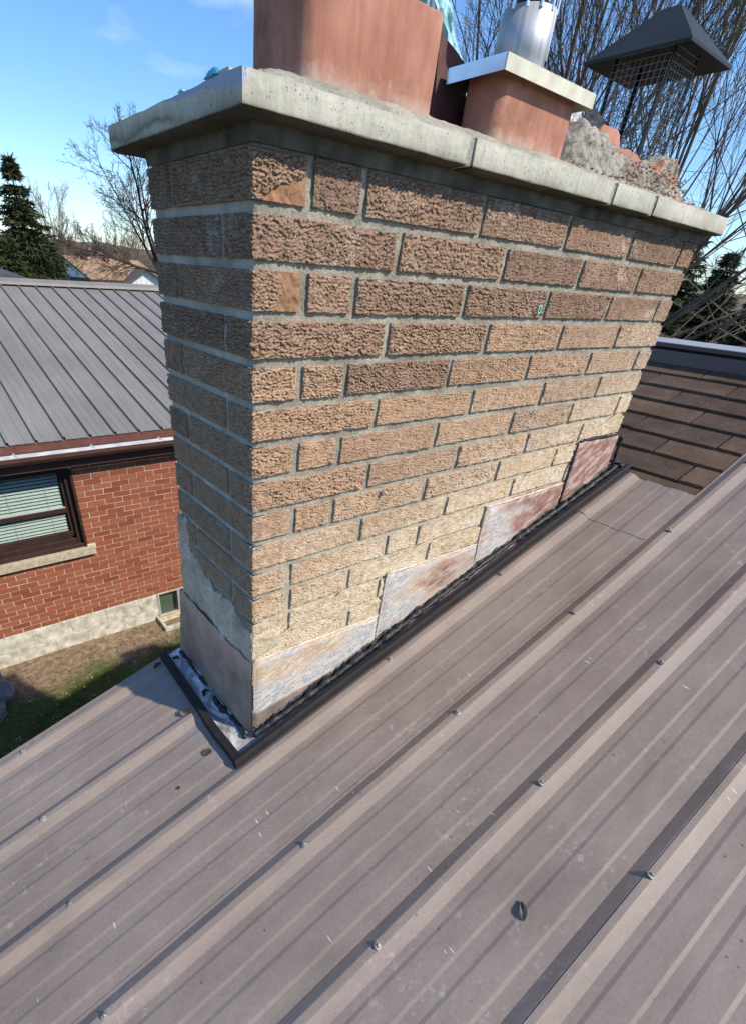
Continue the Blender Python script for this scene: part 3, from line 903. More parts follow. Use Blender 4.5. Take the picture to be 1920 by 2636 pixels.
def brick_patch(name, s0, s1, z0, z1, seed, res, spall=None, parent=None, depth=0.03):
    """brick on the unfolded wall: s<0 runs along the end face (y=-s), s>0 along the long face (x=s)"""
    jit = random.Random(seed)
    s0 += jit.uniform(-.0015, .0015) * (s0 not in (0,)); s1 += jit.uniform(-.0015, .0015)
    z0 += jit.uniform(-.0012, .0012); z1 += jit.uniform(-.0012, .0012)
    nu = max(4, int((s1 - s0) / res)); nv = max(4, int((z1 - z0) / res))
    u = np.linspace(s0, s1, nu + 1); v = np.linspace(z0, z1, nv + 1)
    U, Vv = np.meshgrid(u, v, indexing='ij')
    ta = jit.uniform(-0.22, 0.22)
    h = rug(U * math.cos(ta) - Vv * math.sin(ta), U * math.sin(ta) + Vv * math.cos(ta), seed, jit.uniform(0.65, 1.5), jit.uniform(0.75, 1.5) * (0.85 if zt_low(z0) else 1.0)) - 0.0012
    e = np.minimum(np.minimum(U - s0, s1 - U), np.minimum(Vv - z0, z1 - Vv))
    ragged = 0.0030 * fbm(U / 0.018, Vv / 0.018, seed + 9)
    nick = np.clip(fbm(U / 0.045, Vv / 0.045, seed + 12) - 0.42, 0, 1) * 0.02
    ragged = ragged - nick
    smear = np.clip((0.0012 + 0.0085 * fbm(U / 0.03, Vv / 0.03, seed + 15) - e) / 0.0030, 0, 1) * 0.9
    k = np.clip((e + ragged + 0.0008) / 0.0030, 0, 1)
    h = h * k - 0.0035 * (1 - k) ** 2
    sp = np.zeros_like(h)
    if spall is not None:
        sp = spall(U, Vv)
        h = h * (1 - sp) - sp * (0.0025 + 0.0040 * fbm(U / 0.022, Vv / 0.022, seed))
    th = np.clip((U + 0.004) / 0.008, 0, 1) * math.pi / 2      # normal turns round the corner
    nx_, ny_ = -np.cos(th), -np.sin(th)
    X = np.where(U < 0, 0, U); Y = np.where(U < 0, -U, 0)
    cr_ = 0.0015 * np.exp(-(U / 0.004) ** 2)                   # arris slightly worn
    hh = h - cr_
    V = np.stack([X + nx_ * hh, Y + ny_ * hh, Vv], -1).reshape(-1, 3)
    n = len(V); F = gridfaces(nu + 1, nv + 1)
    # sides back into the wall
    idx = np.arange(n).reshape(nu + 1, nv + 1)
    ring = np.concatenate([idx[:, 0], idx[-1, 1:], idx[-2::-1, -1], idx[0, -2:0:-1]])
    B = V[ring].copy()
    thr = th.reshape(-1)[ring]
    B[:, 0] += np.cos(thr) * depth; B[:, 1] += np.sin(thr) * depth
    m = len(ring); a = np.arange(m); b = (a + 1) % m
    side = np.stack([ring[b], ring[a], n + a, n + b], 1)
    allV = np.vstack([V, B]); allF = np.vstack([F, side])
    o = add(name, allV, allF, MB, parent, smooth=True)
    a2 = o.data.attributes.new('smear', 'FLOAT', 'POINT')
    a2.data.foreach_set('value', np.concatenate([smear.ravel(), smear.ravel()[ring]]).astype(np.float32))
    at = o.data.attributes.new('spall', 'FLOAT', 'POINT')
    at.data.foreach_set('value', np.concatenate([sp.ravel(), sp.ravel()[ring]]).astype(np.float32))
    return o


def spall_a(U, V):      # corner knocked off diagonally, lower right of the first header
    line = (U - 0.012) / 0.09 * 0.036 + 0.004
    k = (line - (V - 0.009) + 0.007 * fbm(U / 0.02, V / 0.02, 3)) / 0.002
    return np.clip(k, 0, 1) * (U > 0.02)


def spall_b(U, V):
    k = (U - 0.058 + 0.014 * fbm(U / 0.03, V / 0.03, 8)) / 0.003
    return np.clip(k, 0, 1)


def spall_c(U, V):
    k = (U - 1.61 + 0.4 * (V + 0.37) + 0.01 * fbm(U / 0.03, V / 0.02, 8)) / 0.003
    return np.clip(k, 0, 1) * 0.6


JH, JV = 0.0070, 0.0088
ODD = [0.111, 0.231, 0.567, 0.907, 1.245, 1.575]
EVEN = [0.335, 0.683, 1.027, 1.367]
sd = 100
for r in range(1, 18):
    zt = -(r - 2) * CH - JH; zb = -(r - 1) * CH + JH
    if r == 1: zt = 0.0712
    odd = r % 2 == 1
    js = list(ODD if odd else EVEN)
    if r == 11: js = [0.107, 0.449, 0.580, 0.907, 1.245]
    if r == 12: js = [0.110, 0.312, 0.647, 1.0]
    if r == 13: js = [0.110, 0.448, 0.78]
    ye = 0.312 if odd else 0.109
    # corner brick wraps both faces; far brick of the end face
    roofx = (zt + 1.235) / SL     # face is covered by roof beyond this x
    res = 0.0013 if r <= 5 else (0.0018 if r <= 9 else 0.0023)
    spf = {1: spall_a, 3: spall_b}.get(r)
    ends = js + [W]
    if r >= 16: continue
    first = ends[0] - JV
    sd += 13
    if -(ye - JV) < 0:
        brick_patch('brick', -(ye - JV), first, zb, zt, sd, res, spf, shaft)
    brick_patch('brick', -D, -(ye + JV), zb, zt, sd + 1, res * 1.1, None, shaft)
    for i in range(len(ends) - 1):
        a = ends[i] + JV; b = ends[i + 1] - (JV if i + 1 < len(ends) - 1 else 0)
        if a > roofx + 0.05: break
        sd += 7
        rr = res if a < 0.6 else (res * 1.4 if a < 1.0 else res * 1.8)
        brick_patch('brick', a, b, zb, zt, sd, rr, None, shaft)
# right end of the shaft (faces away): plain bricks seen from the side only
for r in range(1, 12):
    zt = -(r - 2) * CH - JH; zb = -(r - 1) * CH + JH
    if zt < rz(W): break
    for a, b in (((0.035, 0.30), (0.322, D)) if r % 2 else ((0.035, 0.098), (0.12, D))):
        box('brick', (W - 0.03, W + 0.0005, a, b, zb, min(zt, .0712)), MB, shaft, 0.003, 1)

# ---- concrete cap in four slabs
Z0, Z1 = 0.0958, 0.1345
CX0, CX1, CY0, CY1 = -0.0415, 1.714, -0.0435, 0.496


def slab(x0, x1, first=False):
    bm = bmesh.new()
    xs = np.unique(np.concatenate([np.arange(x0, x1 - 0.004, 0.012), [x1]]))
    ys = np.unique(np.concatenate([np.arange(CY0, CY1 - 0.004, 0.014), [CY1]]))
    vs = {}

    def vert(x, y, z):
        key = (round(x, 5), round(y, 5), round(z, 5))
        if key not in vs:
            w = 0.0022
            nx = 0.0; ny = 0.0; nz = 0.0
            top = z > (Z0 + Z1) / 2
            q = 0.0016 * float(fbm(x * 22 + y * 9, z * 40 + y * 22, 4))
            if abs(y - CY0) < 1e-5: ny -= q
            if abs(x - CX0) < 1e-5: nx -= q
            if not top: nz += 0.002 * float(fbm(x * 16, y * 16, 8)) + (0.003 if (abs(y - CY0) < 1e-5 or abs(x - CX0) < 1e-5) else 0)
            else: nz += 0.0016 * float(fbm(x * 12, y * 12, 11)) + (0.003 if x > 0.44 else 0) + (0.002 if x > 0.97 else 0)
            for (c, lo, hi, s) in ((x, x0, x1, 0), (y, CY0, CY1, 1)):
                pass
            vs[key] = bm.verts.new((x + nx, y + ny, z + nz))
        return vs[key]
    zs = [Z0, Z0 + 0.004, Z0 + 0.018, Z0 + 0.030, Z1 - 0.003, Z1]

    def quad(a, b, c, d):
        try: bm.faces.new((vert(*a), vert(*b), vert(*c), vert(*d)))
        except ValueError: pass
    for xa, xb in zip(xs, xs[1:]):
        for z_a, z_b in zip(zs, zs[1:]):
            quad((xa, CY0, z_a), (xb, CY0, z_a), (xb, CY0, z_b), (xa, CY0, z_b))
            quad((xa, CY1, z_a), (xa, CY1, z_b), (xb, CY1, z_b), (xb, CY1, z_a))
        for ya, yb in zip(ys, ys[1:]):
            quad((xa, ya, Z0), (xa, yb, Z0), (xb, yb, Z0), (xb, ya, Z0))
            quad((xa, ya, Z1), (xb, ya, Z1), (xb, yb, Z1), (xa, yb, Z1))
    for ya, yb in zip(ys, ys[1:]):
        for z_a, z_b in zip(zs, zs[1:]):
            quad((x0, ya, z_a), (x0, ya, z_b), (x0, yb, z_b), (x0, yb, z_a))
            quad((x1, ya, z_a), (x1, yb, z_a), (x1, yb, z_b), (x1, ya, z_b))
    es = [e for e in bm.edges if len(e.link_faces) == 2 and e.calc_face_angle(0) > 1.0]
    bmesh.ops.bevel(bm, geom=es, offset=0.0028, segments=2, affect='EDGES', profile=0.55)
    return from_bm('cap_slab', bm, MC, chim)


jx = [0.438, 0.976, 1.198]
edges = [CX0] + jx + [CX1]
for i in range(4):
    slab(edges[i] + (0.0105 if i else 0), edges[i + 1] - (0.0105 if i < 3 else 0))
for j in jx:
    box('cap_joint', (j - 0.0102, j + 0.0102, CY0 + 0.0035, CY1 - .003, Z0 + 0.002, Z1 + 0.001), MJOINT, chim, 0.004)

# ---- mortar wash sloping up to the flues
def wash():
    xs = np.linspace(CX0 + 0.03, CX1 - 0.03, 150); ys = np.linspace(CY0 + 0.012, CY1 - 0.02, 50)
    X, Y = np.meshgrid(xs, ys, indexing='ij')
    d = np.minimum(np.minimum(X - xs[0], xs[-1] - X) * 0.55, np.minimum(Y - ys[0], ys[-1] - Y))
    Z = Z1 + 0.0035 + np.clip(d / 0.095, 0, 1) ** 0.8 * 0.036 + 0.004 * fbm(X * 14, Y * 14, 6) * np.clip(d / 0.03, 0.1, 1) + 0.0012 * fbm(X * 70, Y * 70, 9)
    Z[0, :] = Z[-1, :] = Z1 - .002; Z[:, 0] = Z[:, -1] = Z1 - .002
    return add('mortar_wash', np.stack([X, Y, Z], -1), gridfaces(150, 50), MWASH, chim, smooth=True)


wash()


def flue(x0, x1, y0, y1, z0, z1, rad, wall=0.022, broken=0.0, seed=1):
    """hollow clay liner with rounded corners; broken > 0 gives a ragged rim"""
    def loop(ins):
        pts = []
        r = max(rad - ins, 0.004)
        for cx, cy, a0 in ((x1 - ins - r, y0 + ins + r, -90), (x1 - ins - r, y1 - ins - r, 0), (x0 + ins + r, y1 - ins - r, 90), (x0 + ins + r, y0 + ins + r, 180)):
            for k in range(8):
                a = math.radians(a0 + 90 * k / 7)
                pts.append((cx + r * math.cos(a), cy + r * math.sin(a)))
            # straight run to the next corner gets subdivided below
        out = []
        for (xa, ya), (xb, yb) in zip(pts, pts[1:] + pts[:1]):
            L_ = math.hypot(xb - xa, yb - ya); m = max(1, int(L_ / 0.018))
            for i in range(m): out.append((xa + (xb - xa) * i / m, ya + (yb - ya) * i / m))
        return np.array(out)
    o = loop(0.0)
    c = o.mean(0)
    inn = c + (o - c) * np.array([(x1 - x0 - 2 * wall) / (x1 - x0), (y1 - y0 - 2 * wall) / (y1 - y0)])
    n = len(o); an = np.arange(n)
    rim = z1 - broken * np.clip(0.55 + 1.5 * fbm(an / 9.0, an * 0, seed), 0, 1) + 0.0012 * pn(an * 0.7, an * 0, seed + 2)
    zs = np.linspace(0, 1, 7)
    V = []
    for t in zs:
        z = z0 + (rim - z0) * t
        w = 0.0009 * fbm(an / 6.0, np.full(n, t * 9), seed)
        sh = (1 + w / 0.1)
        V.append(np.stack([c[0] + (o[:, 0] - c[0]) * sh, c[1] + (o[:, 1] - c[1]) * sh, z], 1))
    V.append(np.stack([c[0] + (o[:, 0] - c[0]) * 0.985, c[1] + (o[:, 1] - c[1]) * 0.985, rim + 0.003], 1))
    V.append(np.stack([inn[:, 0], inn[:, 1], rim + 0.002], 1))
    V.append(np.stack([inn[:, 0], inn[:, 1], np.full(n, z0)], 1))
    V = np.vstack(V)
    rows = len(V) // n
    F = [(i * n + j, i * n + (j + 1) % n, (i + 1) * n + (j + 1) % n, (i + 1) * n + j) for i in range(rows - 1) for j in range(n)]
    return add('clay_flue', V, np.array(F), MCL, chim, smooth=False)


fl1 = flue(0.122, 0.428, 0.050, 0.222, 0.10, 0.292, 0.030, seed=1)
fl2 = flue(0.598, 0.880, 0.050, 0.150, 0.10, 0.2655, 0.028, seed=5)
fl3 = flue(1.075, 1.535, 0.120, 0.350, 0.10, 0.275, 0.028, broken=0.085, seed=9)
for o in (fl1, fl2, fl3):
    for p in o.data.polygons: p.use_smooth = True
tag(fl3, 'broken clay flue rim with mortar heaped against it')

def rock(name, c, size, seed, mat, parent=None, sub=3, rough=0.35):
    bm = bmesh.new()
    bmesh.ops.create_icosphere(bm, subdivisions=sub, radius=1.0)
    P = np.array([v.co for v in bm.verts])
    d = 1 + rough * fbm(P[:, 0] * 1.3 + seed * 3.1, P[:, 1] * 1.3 + P[:, 2] * 1.1, seed) + rough * 0.4 * fbm(P[:, 0] * 4 + P[:, 2] * 2.3, P[:, 1] * 4 - P[:, 2] * 3.1, seed + 3)
    P = P * d[:, None] * np.array(size) + np.array(c)
    for v, p in zip(bm.verts, P): v.co = p
    return from_bm(name, bm, mat, parent, smooth=True)


# ---- crumbling mortar heaped round the last flue
def heap_mat():
    m = Mat('crumbling_mortar', 0.95, 0.1)
    p = m.pos()
    n1 = m.noise(p, 13, 6, 0.7); n2 = m.noise(p, 95, 5, 0.75); n3 = m.noise(m.map(p, loc=(1, 4, 2)), 8, 3)
    c = m.ramp(n1, [(0.30, (0.22, 0.20, 0.17)), (0.5, (0.36, 0.335, 0.285)), (0.68, (0.50, 0.475, 0.42))])
    c = m.mix(m.ramp(n3, [(0.56, 0.0), (0.60, 0.8)]), c, m.ramp(n2, [(0.35, (0.09, 0.07, 0.055)), (0.6, (0.36, 0.28, 0.215))]))
    n4 = m.noise(m.map(p, loc=(7.3, 1.2, 5.1)), 9.0, 4, 0.6)
    c = m.mix(m.ramp(n4, [(0.62, 0.0), (0.635, 0.9)]), c, (0.42, 0.19, 0.115))
    c = m.mix(1.0, c, m.ramp(n2, [(0.25, 0.6), (0.75, 1.3)]), 'MULTIPLY')
    nb = m.bump(n2, 0.9, 0.006); nb = m.bump(n1, 0.6, 0.015, nb)
    return m.out(c, nb)


MRUB = heap_mat()


def heap():
    kx = [0.905, 0.94, 1.00, 1.06, 1.14, 1.22, 1.30, 1.38, 1.45, 1.505, 1.545, 1.57]
    kz = [0.170, 0.222, 0.268, 0.264, 0.248, 0.238, 0.232, 0.240, 0.262, 0.270, 0.235, 0.165]
    nx, nt = 170, 70
    xs = np.linspace(kx[0], kx[-1], nx); top = np.interp(xs, kx, kz)
    T, Xg = np.meshgrid(np.linspace(0, 1, nt), xs)
    Tp = np.repeat(top[:, None], nt, 1)
    prof = np.interp(T, [0, 0.12, 0.30, 0.5, 0.62, 0.8, 1.0], [0.0, 0.12, 0.45, 0.9, 1.0, 0.85, 0.0])
    Yg = 0.020 + 0.26 * T
    Yg = np.where(T < 0.5, 0.022 + 0.14 * T, 0.092 + 0.36 * (T - 0.5))
    Z = 0.150 + (Tp - 0.150) * prof
    k = np.clip(prof * 2.2, 0, 1)
    d1 = fbm(Xg * 26, Z * 26 + Yg * 20, 3); d2 = fbm(Xg * 70, Z * 70 + Yg * 50, 7)
    steps = np.floor((Xg * 21 + 2.2 * fbm(Xg * 9, Z * 14, 5)) % 2.0)
    Yg = Yg - k * (0.010 * d1 + 0.003 * d2 + 0.006 * steps)
    Z = Z + k * (0.010 * d1 + 0.003 * fbm(Xg * 60, Yg * 60, 9))
    return add('mortar_heap', np.stack([Xg, Yg, Z], -1), gridfaces(nx, nt), MRUB, chim, smooth=True)


heap()
V, F = [], []
for k in range(420):
    x = rng.uniform(0.93, 1.56); y = rng.uniform(0.0, 0.075)
    z = 0.150 + (y + 0.0) * 0.38 + rng.uniform(0, 0.008)
    if rng.random() < 0.45: x = rng.uniform(1.2, 1.56); y = rng.uniform(0.03, 0.08); z = rng.uniform(0.168, 0.215)
    s = rng.uniform(0.002, 0.0055)
    base = len(V)
    for q in ((1, 0, 0), (0, 1, 0), (-1, 0, 0), (0, -1, 0), (0, 0, 1), (0, 0, -1)):
        V.append((x + q[0] * s * rng.uniform(.6, 1.3), y + q[1] * s * rng.uniform(.6, 1.3), z + q[2] * s * rng.uniform(.5, 1)))
    F += [(base + a, base + b, base + c) for a, b, c in ((0, 1, 4), (1, 2, 4), (2, 3, 4), (3, 0, 4), (1, 0, 5), (2, 1, 5), (3, 2, 5), (0, 3, 5))]
MGRAV = simple('mortar_gravel', (0.27, 0.205, 0.155), 0.9, 0.15, 0, 0.6, 90)
gv = add('mortar_crumbs', V, F, MGRAV, chim); gv['kind'] = 'stuff'
# ---- stepped flashing plates on the long face (corner points x,z)
def plate(pts, name='step_flashing', y=-0.0095, mat=None, seed=0):
    """quad tl,tr,br,bl subdivided, slightly buckled, 2 mm thick"""
    tl, tr, br, bl = [np.array(p) for p in pts]
    nu, nv = 40, 24
    s, t = np.meshgrid(np.linspace(0, 1, nu), np.linspace(0, 1, nv), indexing='ij')
    P = (1 - s)[..., None] * ((1 - t)[..., None] * bl + t[..., None] * tl) + s[..., None] * ((1 - t)[..., None] * br + t[..., None] * tr)
    e = np.minimum(np.minimum(s, 1 - s) * nu, np.minimum(t, 1 - t) * nv)
    P[..., 0] += np.where(e < 0.5, 0.0025 * fbm(P[..., 1] * 60, P[..., 0] * 60, seed), 0)
    P[..., 1] += np.where(e < 0.5, 0.0025 * fbm(P[..., 0] * 60, P[..., 1] * 60, seed + 3), 0)
    bk = 0.0028 * fbm(P[..., 0] * 9, P[..., 1] * 9, seed + 5) + 0.0010 * fbm(P[..., 0] * 45, P[..., 1] * 60, seed + 6)
    ed = np.clip(np.minimum(np.minimum(s, 1 - s) * nu / 1.6, (1 - t) * nv / 1.6), 0, 1)
    V = np.stack([P[..., 0], (y - bk) * ed + 0.0015 * (1 - ed), P[..., 1]], -1).reshape(-1, 3)
    V2 = V.copy(); V2[:, 1] += 0.010
    n = len(V); F = gridfaces(nu, nv)
    idx = np.arange(n).reshape(nu, nv)
    ring = np.concatenate([idx[:, 0], idx[-1, 1:], idx[-2::-1, -1], idx[0, -2:0:-1]])
    m = len(ring); a = np.arange(m); b = (a + 1) % m
    side = np.stack([ring[b], ring[a], ring[a] + n, ring[b] + n], 1)
    return add(name, np.vstack([V, V2]), np.vstack([F, F[:, ::-1] + n, side]), mat or MPL, chim, smooth=False)


plate([(0.004, -0.952), (0.470, -0.968), (0.488, -1.10), (0.006, -1.165)], seed=1, y=-0.0055)
plate([(0.474, -0.812), (0.918, -0.822), (0.95, -0.945), (0.486, -1.100)], seed=2, y=-0.0060)
plate([(0.905, -0.680), (1.385, -0.676), (1.412, -0.795), (0.935, -0.950)], seed=3, y=-0.0065)
plate([(1.375, -0.520), (1.690, -0.527), (1.722, -0.690), (1.410, -0.800)], seed=4, y=-0.0070)
plate([(0.002, -1.150), (0.30, -1.110), (0.30, -1.16), (0.002, -1.262)], 'base_flashing', -0.0065, MEF, 5)
# raised worn rims of sealant on the plates' upper and left edges
def bead(pts, r, mat, name, parent, seed=0, k=7, amp=0.35, dens=0.012):
    P = [Vector(p) for p in pts]
    out, rad = [], []
    for a, b in zip(P, P[1:]):
        m = max(2, int((b - a).length / dens))
        for i in range(m): out.append(a.lerp(b, i / m))
    out.append(P[-1])
    q = []
    for i, p in enumerate(out):
        w = float(fbm(i * 0.31, seed * 3.3, seed)); w2 = float(pn(i * 0.45, seed * 2.1 + 5, seed + 2))
        q.append(p + Vector((0, w2 * r * 0.5, w * r * 0.45)))
        rad.append(max(r * 0.25, r * (1 + amp * 1.3 * float(pn(i * 0.23, seed + 0.5, seed + 4)) + amp * 0.6 * float(pn(i * 0.61, seed + 0.2, seed + 6)) + amp * w)))
    rad[0] *= 0.4; rad[-1] *= 0.4
    V, F = tube(q, rad, k)
    return add(name, V, F, mat, parent, smooth=True)


MRIM = simple('pinkish_old_sealant', (0.56, 0.48, 0.39), 0.85, 0.15, 0, 0.3, 60, 0.6, 0.003)
for pts in ([(0.005, -0.002, -0.951), (0.47, -0.002, -0.968)], [(0.476, -0.002, -1.09), (0.474, -0.002, -0.814), (0.918, -0.002, -0.822)],
            [(0.935, -0.002, -0.93), (0.905, -0.002, -0.683), (1.385, -0.002, -0.677)]):
    bead(pts, 0.0036, MRIM, 'edge_sealant', chim, int(pts[0][0] * 10) + 3, 6, 0.45, 0.016)
bead([(1.41, -0.003, -0.785), (1.376, -0.003, -0.522)], 0.0045, MTRIMT, 'edge_sealant', chim, 8, 6, 0.4)
bead([(1.378, -0.003, -0.520), (1.69, -0.003, -0.526)], 0.0045, MTAR, 'edge_sealant', chim, 9, 6, 0.5)
bead([(1.692, -0.014, -0.526), (1.724, -0.014, -0.675)], 0.006, MTAR, 'edge_sealant', chim, 10, 6, 0.6)
# thin caulk line of the old roof edge
bead([(0.006, -0.002, -0.925), (0.15, -0.002, -0.872), (0.295, -0.002, -0.823), (0.71, -0.002, -0.722), (1.1, -0.002, -0.60), (1.55, -0.002, -0.462), (1.672, -0.002, -0.415)], 0.0024, MCAULK, 'caulk_line', chim, 4, 6, 0.9, 0.014)

# ---- parging and sheet metal on the end face
def sheet(name, fn, nu, nv, mat, smooth=True):
    s, t = np.meshgrid(np.linspace(0, 1, nu), np.linspace(0, 1, nv), indexing='ij')
    V = fn(s, t).reshape(-1, 3)
    return add(name, V, gridfaces(nu, nv), mat, chim, smooth=smooth)


def parge(s, t):
    y = 0.423 - s * 0.429
    top = -0.775 - s * 0.085 + 0.034 * fbm(s * 7, s * 0, 3) + 0.010 * fbm(s * 30, s * 0, 5)
    z = -0.985 + (top + 0.985) * t
    th = 0.007 * (1 - t) ** 0.6 + 0.0030 + 0.007 * fbm(y * 14 + z * 6, z * 26, 14) + 0.0030 * fbm(y * 50, z * 60, 4)
    th = th * np.clip((1 - s) * 14 + 0.3, 0, 1)
    th = np.where((t > 0.97), -0.003, th)
    return np.stack([-th, y, z], -1)


sheet('parging', parge, 90, 50, MPARGE)
sheet('parging', lambda s, t: np.stack([-(0.006 + 0.005 * fbm(s * 4, t * 6, 31)) * np.minimum(1, 6 * np.minimum(s, np.minimum(t, 1 - t)) + 0.0) * 1 + 0.002,
                                        0.365 + s * 0.06 + 0.012 * fbm(t * 5, t * 0, 9), -0.80 + t * 0.12 + 0.014 * fbm(s * 5, t * 0, 3)], -1)[::-1], 24, 34, MPARGE)
sheet('parging', lambda s, t: np.stack([s * 0.095 - 0.004, -(0.0045 + 0.003 * fbm(s * 4, t * 4, 41)) * np.minimum(1, 8 * np.minimum(1 - s, np.minimum(t, 1 - t))) + 0.001,
                                        -0.950 + t * 0.088 + 0.025 * s * (1 - t)], -1), 30, 26, MCPARGE)


def endplate(s, t):
    y = 0.438 + 0.047 * (1 - t) - s * (0.444 + 0.047 * (1 - t))
    z = -1.285 + (0.335 + 0.010 * fbm(s * 8, s * 0, 2) + 0.0) * t
    x = (-0.0150 - 0.004 * (1 - t) - 0.004 * fbm(s * 4, t * 3, 6)) * np.clip((1 - s) * 12 + 0.35, 0, 1)
    return np.stack([x, y, z], -1)


ep = sheet('end_flashing', endplate, 50, 30, MEF)

# ---- apron sheets on the roof, sealant beads, black trims
def rsheet(name, x0, x1, y0, y1, h, mat, seed=0, amp=0.002, nx=60, ny=16):
    s, t = np.meshgrid(np.linspace(x0, x1, nx), np.linspace(y0, y1, ny), indexing='ij')
    z = -1.235 + SL * s + h + amp * fbm(s * 18, t * 18, seed)
    return add(name, np.stack([s, t, z], -1), gridfaces(nx, ny), mat, chim, smooth=True)


rsheet('apron', -0.083, 0.02, -0.060, 0.486, 0.0075, MAP, 3, 0.0025, 24, 90)
rsheet('apron', 0.018, 1.73, -0.062, 0.02, 0.0085, MSA, 4, 0.0012, 160, 12)


def trim_long():
    V, F = [], []
    xs = np.linspace(-0.098, 1.748, 60)
    pr = [(-0.052, 0.004), (-0.052, 0.028), (-0.066, 0.031), (-0.0735, 0.026), (-0.0775, 0.0015), (-0.070, 0.0005)]
    for x in xs:
        w = 0.0012 * float(pn(x * 4, 0, 3))
        for y, h in pr: V.append((x, y + w, rz(x, h + (0.012 if x > 0.3 else 0) * 0 + w)))
    n = len(pr)
    F = [(i * n + j, i * n + (j + 1) % n, (i + 1) * n + (j + 1) % n, (i + 1) * n + j) for i in range(len(xs) - 1) for j in range(n)]
    F += [tuple(range(n - 1, -1, -1)), tuple((len(xs) - 1) * n + j for j in range(n))]
    F = [tuple(reversed(f)) for f in F]
    return add('side_trim', V, F, MTRIM, chim)


trim_long()
extr_y = []
V = []
ys = np.linspace(-0.049, 0.486, 30)
pr = [(-0.097, 0.005), (-0.095, 0.024), (-0.074, 0.026), (-0.071, 0.006)]
for y in ys:
    w = 0.0016 * float(pn(y * 9, 3, 5))
    dip = 0.007 * math.exp(-((y - 0.18) / 0.05) ** 2) + 0.004 * math.exp(-((y - 0.43) / 0.05) ** 2)
    for x, h in pr: V.append((x + w - 0.006 * math.exp(-((y - 0.1) / 0.12) ** 2), y, rz(x, h + 0.006 + dip)))
F = [(i * 4 + j, i * 4 + (j + 1) % 4, (i + 1) * 4 + (j + 1) % 4, (i + 1) * 4 + j) for i in range(len(ys) - 1) for j in range(4)]
F += [(3, 2, 1, 0), tuple((len(ys) - 1) * 4 + j for j in range(4))]
add('end_trim', V, [tuple(reversed(f)) for f in F], MTRIM, chim)

bead([(x, -0.024 - 0.004 * math.sin(x * 5), rz(x, 0.018)) for x in np.linspace(-0.012, 1.722, 60)], 0.0100, MTAR, 'sealant_bead', chim, 3, 10, 0.42, 0.0065)
_s, _t = np.meshgrid(np.linspace(-0.005, 1.722, 420), np.linspace(0, 1, 8), indexing='ij')
_top = np.clip(0.020 + 0.020 * fbm(_s * 14, _s * 0, 17) + 0.008 * fbm(_s * 60, _s * 0, 19), 0.006, 0.05)
add('tar_smear', np.stack([_s, -0.0125 - 0.010 * (1 - _t) ** 2 - 0.0015 * fbm(_s * 60, _t * 3, 8) + 0.004 * (_t > 0.99), -1.235 + SL * _s + 0.004 + _top * _t], -1), gridfaces(420, 8), MTAR, chim, smooth=True)
bead([(-0.028 + 0.006 * math.sin(y * 30), y, rz(-0.03, 0.012)) for y in np.linspace(-0.012, 0.20, 16)], 0.0075, MTAR, 'sealant_bead', chim, 5, 8, 0.8, 0.007)
bead([(-0.026, y, rz(-0.03, 0.010)) for y in np.linspace(0.25, 0.47, 14)], 0.0050, MTAR, 'sealant_bead', chim, 6, 7, 0.9, 0.007)
bead([(-0.055, 0.22, rz(-0.05, 0.012)), (-0.04, 0.24, rz(-.04, .012)), (-0.028, 0.23, rz(-.03, .012))], 0.004, MTAR, 'sealant_bead', chim, 7, 6, 0.6, 0.006)
for k, (x, y, s) in enumerate(((1.735, -0.012, 0.022), (1.745, 0.02, 0.02), (1.765, -0.03, 0.016), (1.72, 0.045, 0.018), (1.775, 0.0, 0.015))):
    rock('tar_lump', (x, y, rz(x, 0.008)), (s * 1.2, s, s * 0.55), 90 + k, MTAR, chim, 2, 0.5)
# flattened strips of clear sealing tape on the panel below the end trim
mt = Mat('clear_sealing_tape', 0.18, 0.6)
_tr = mt.n('BsdfTransparent'); _mx = mt.n('MixShader'); _mx.inputs[0].default_value = 0.16
mt.out((0.42, 0.40, 0.41), mt.bump(mt.noise(mt.pos(), 60, 4), 0.7, 0.006))
mt.L(_tr.outputs[0], _mx.inputs[1]); mt.L(mt.b.outputs[0], _mx.inputs[2]); mt.L(_mx.outputs[0], mt.t.nodes['Material Output'].inputs['Surface'])
MTAPE = mt.m
for x0, x1, y0, y1 in ((-0.150, -0.112, 0.335, 0.430), (-0.148, -0.110, 0.240, 0.300), (-0.150, -0.118, 0.050, 0.190), (-0.165, -0.115, -0.015, 0.050)):
    s, t = np.meshgrid(np.linspace(x0, x1, 8), np.linspace(y0, y1, 14), indexing='ij')
    hgt = np.array([[max(0.0, dict(enumerate([0]))[0]) for _ in range(14)] for _ in range(8)])
    pr_ = profile(0.48, -0.112)
    py = [q[0] for q in pr_][::-1]; ph = [q[1] for q in pr_][::-1]
    z = -1.235 + SL * s + np.interp(t, py, ph) + 0.0025 + 0.0012 * fbm(s * 60, t * 60, 5)
    add('sealing_tape', np.stack([s, t, z], -1), gridfaces(8, 14), MTAPE, chim, smooth=True)

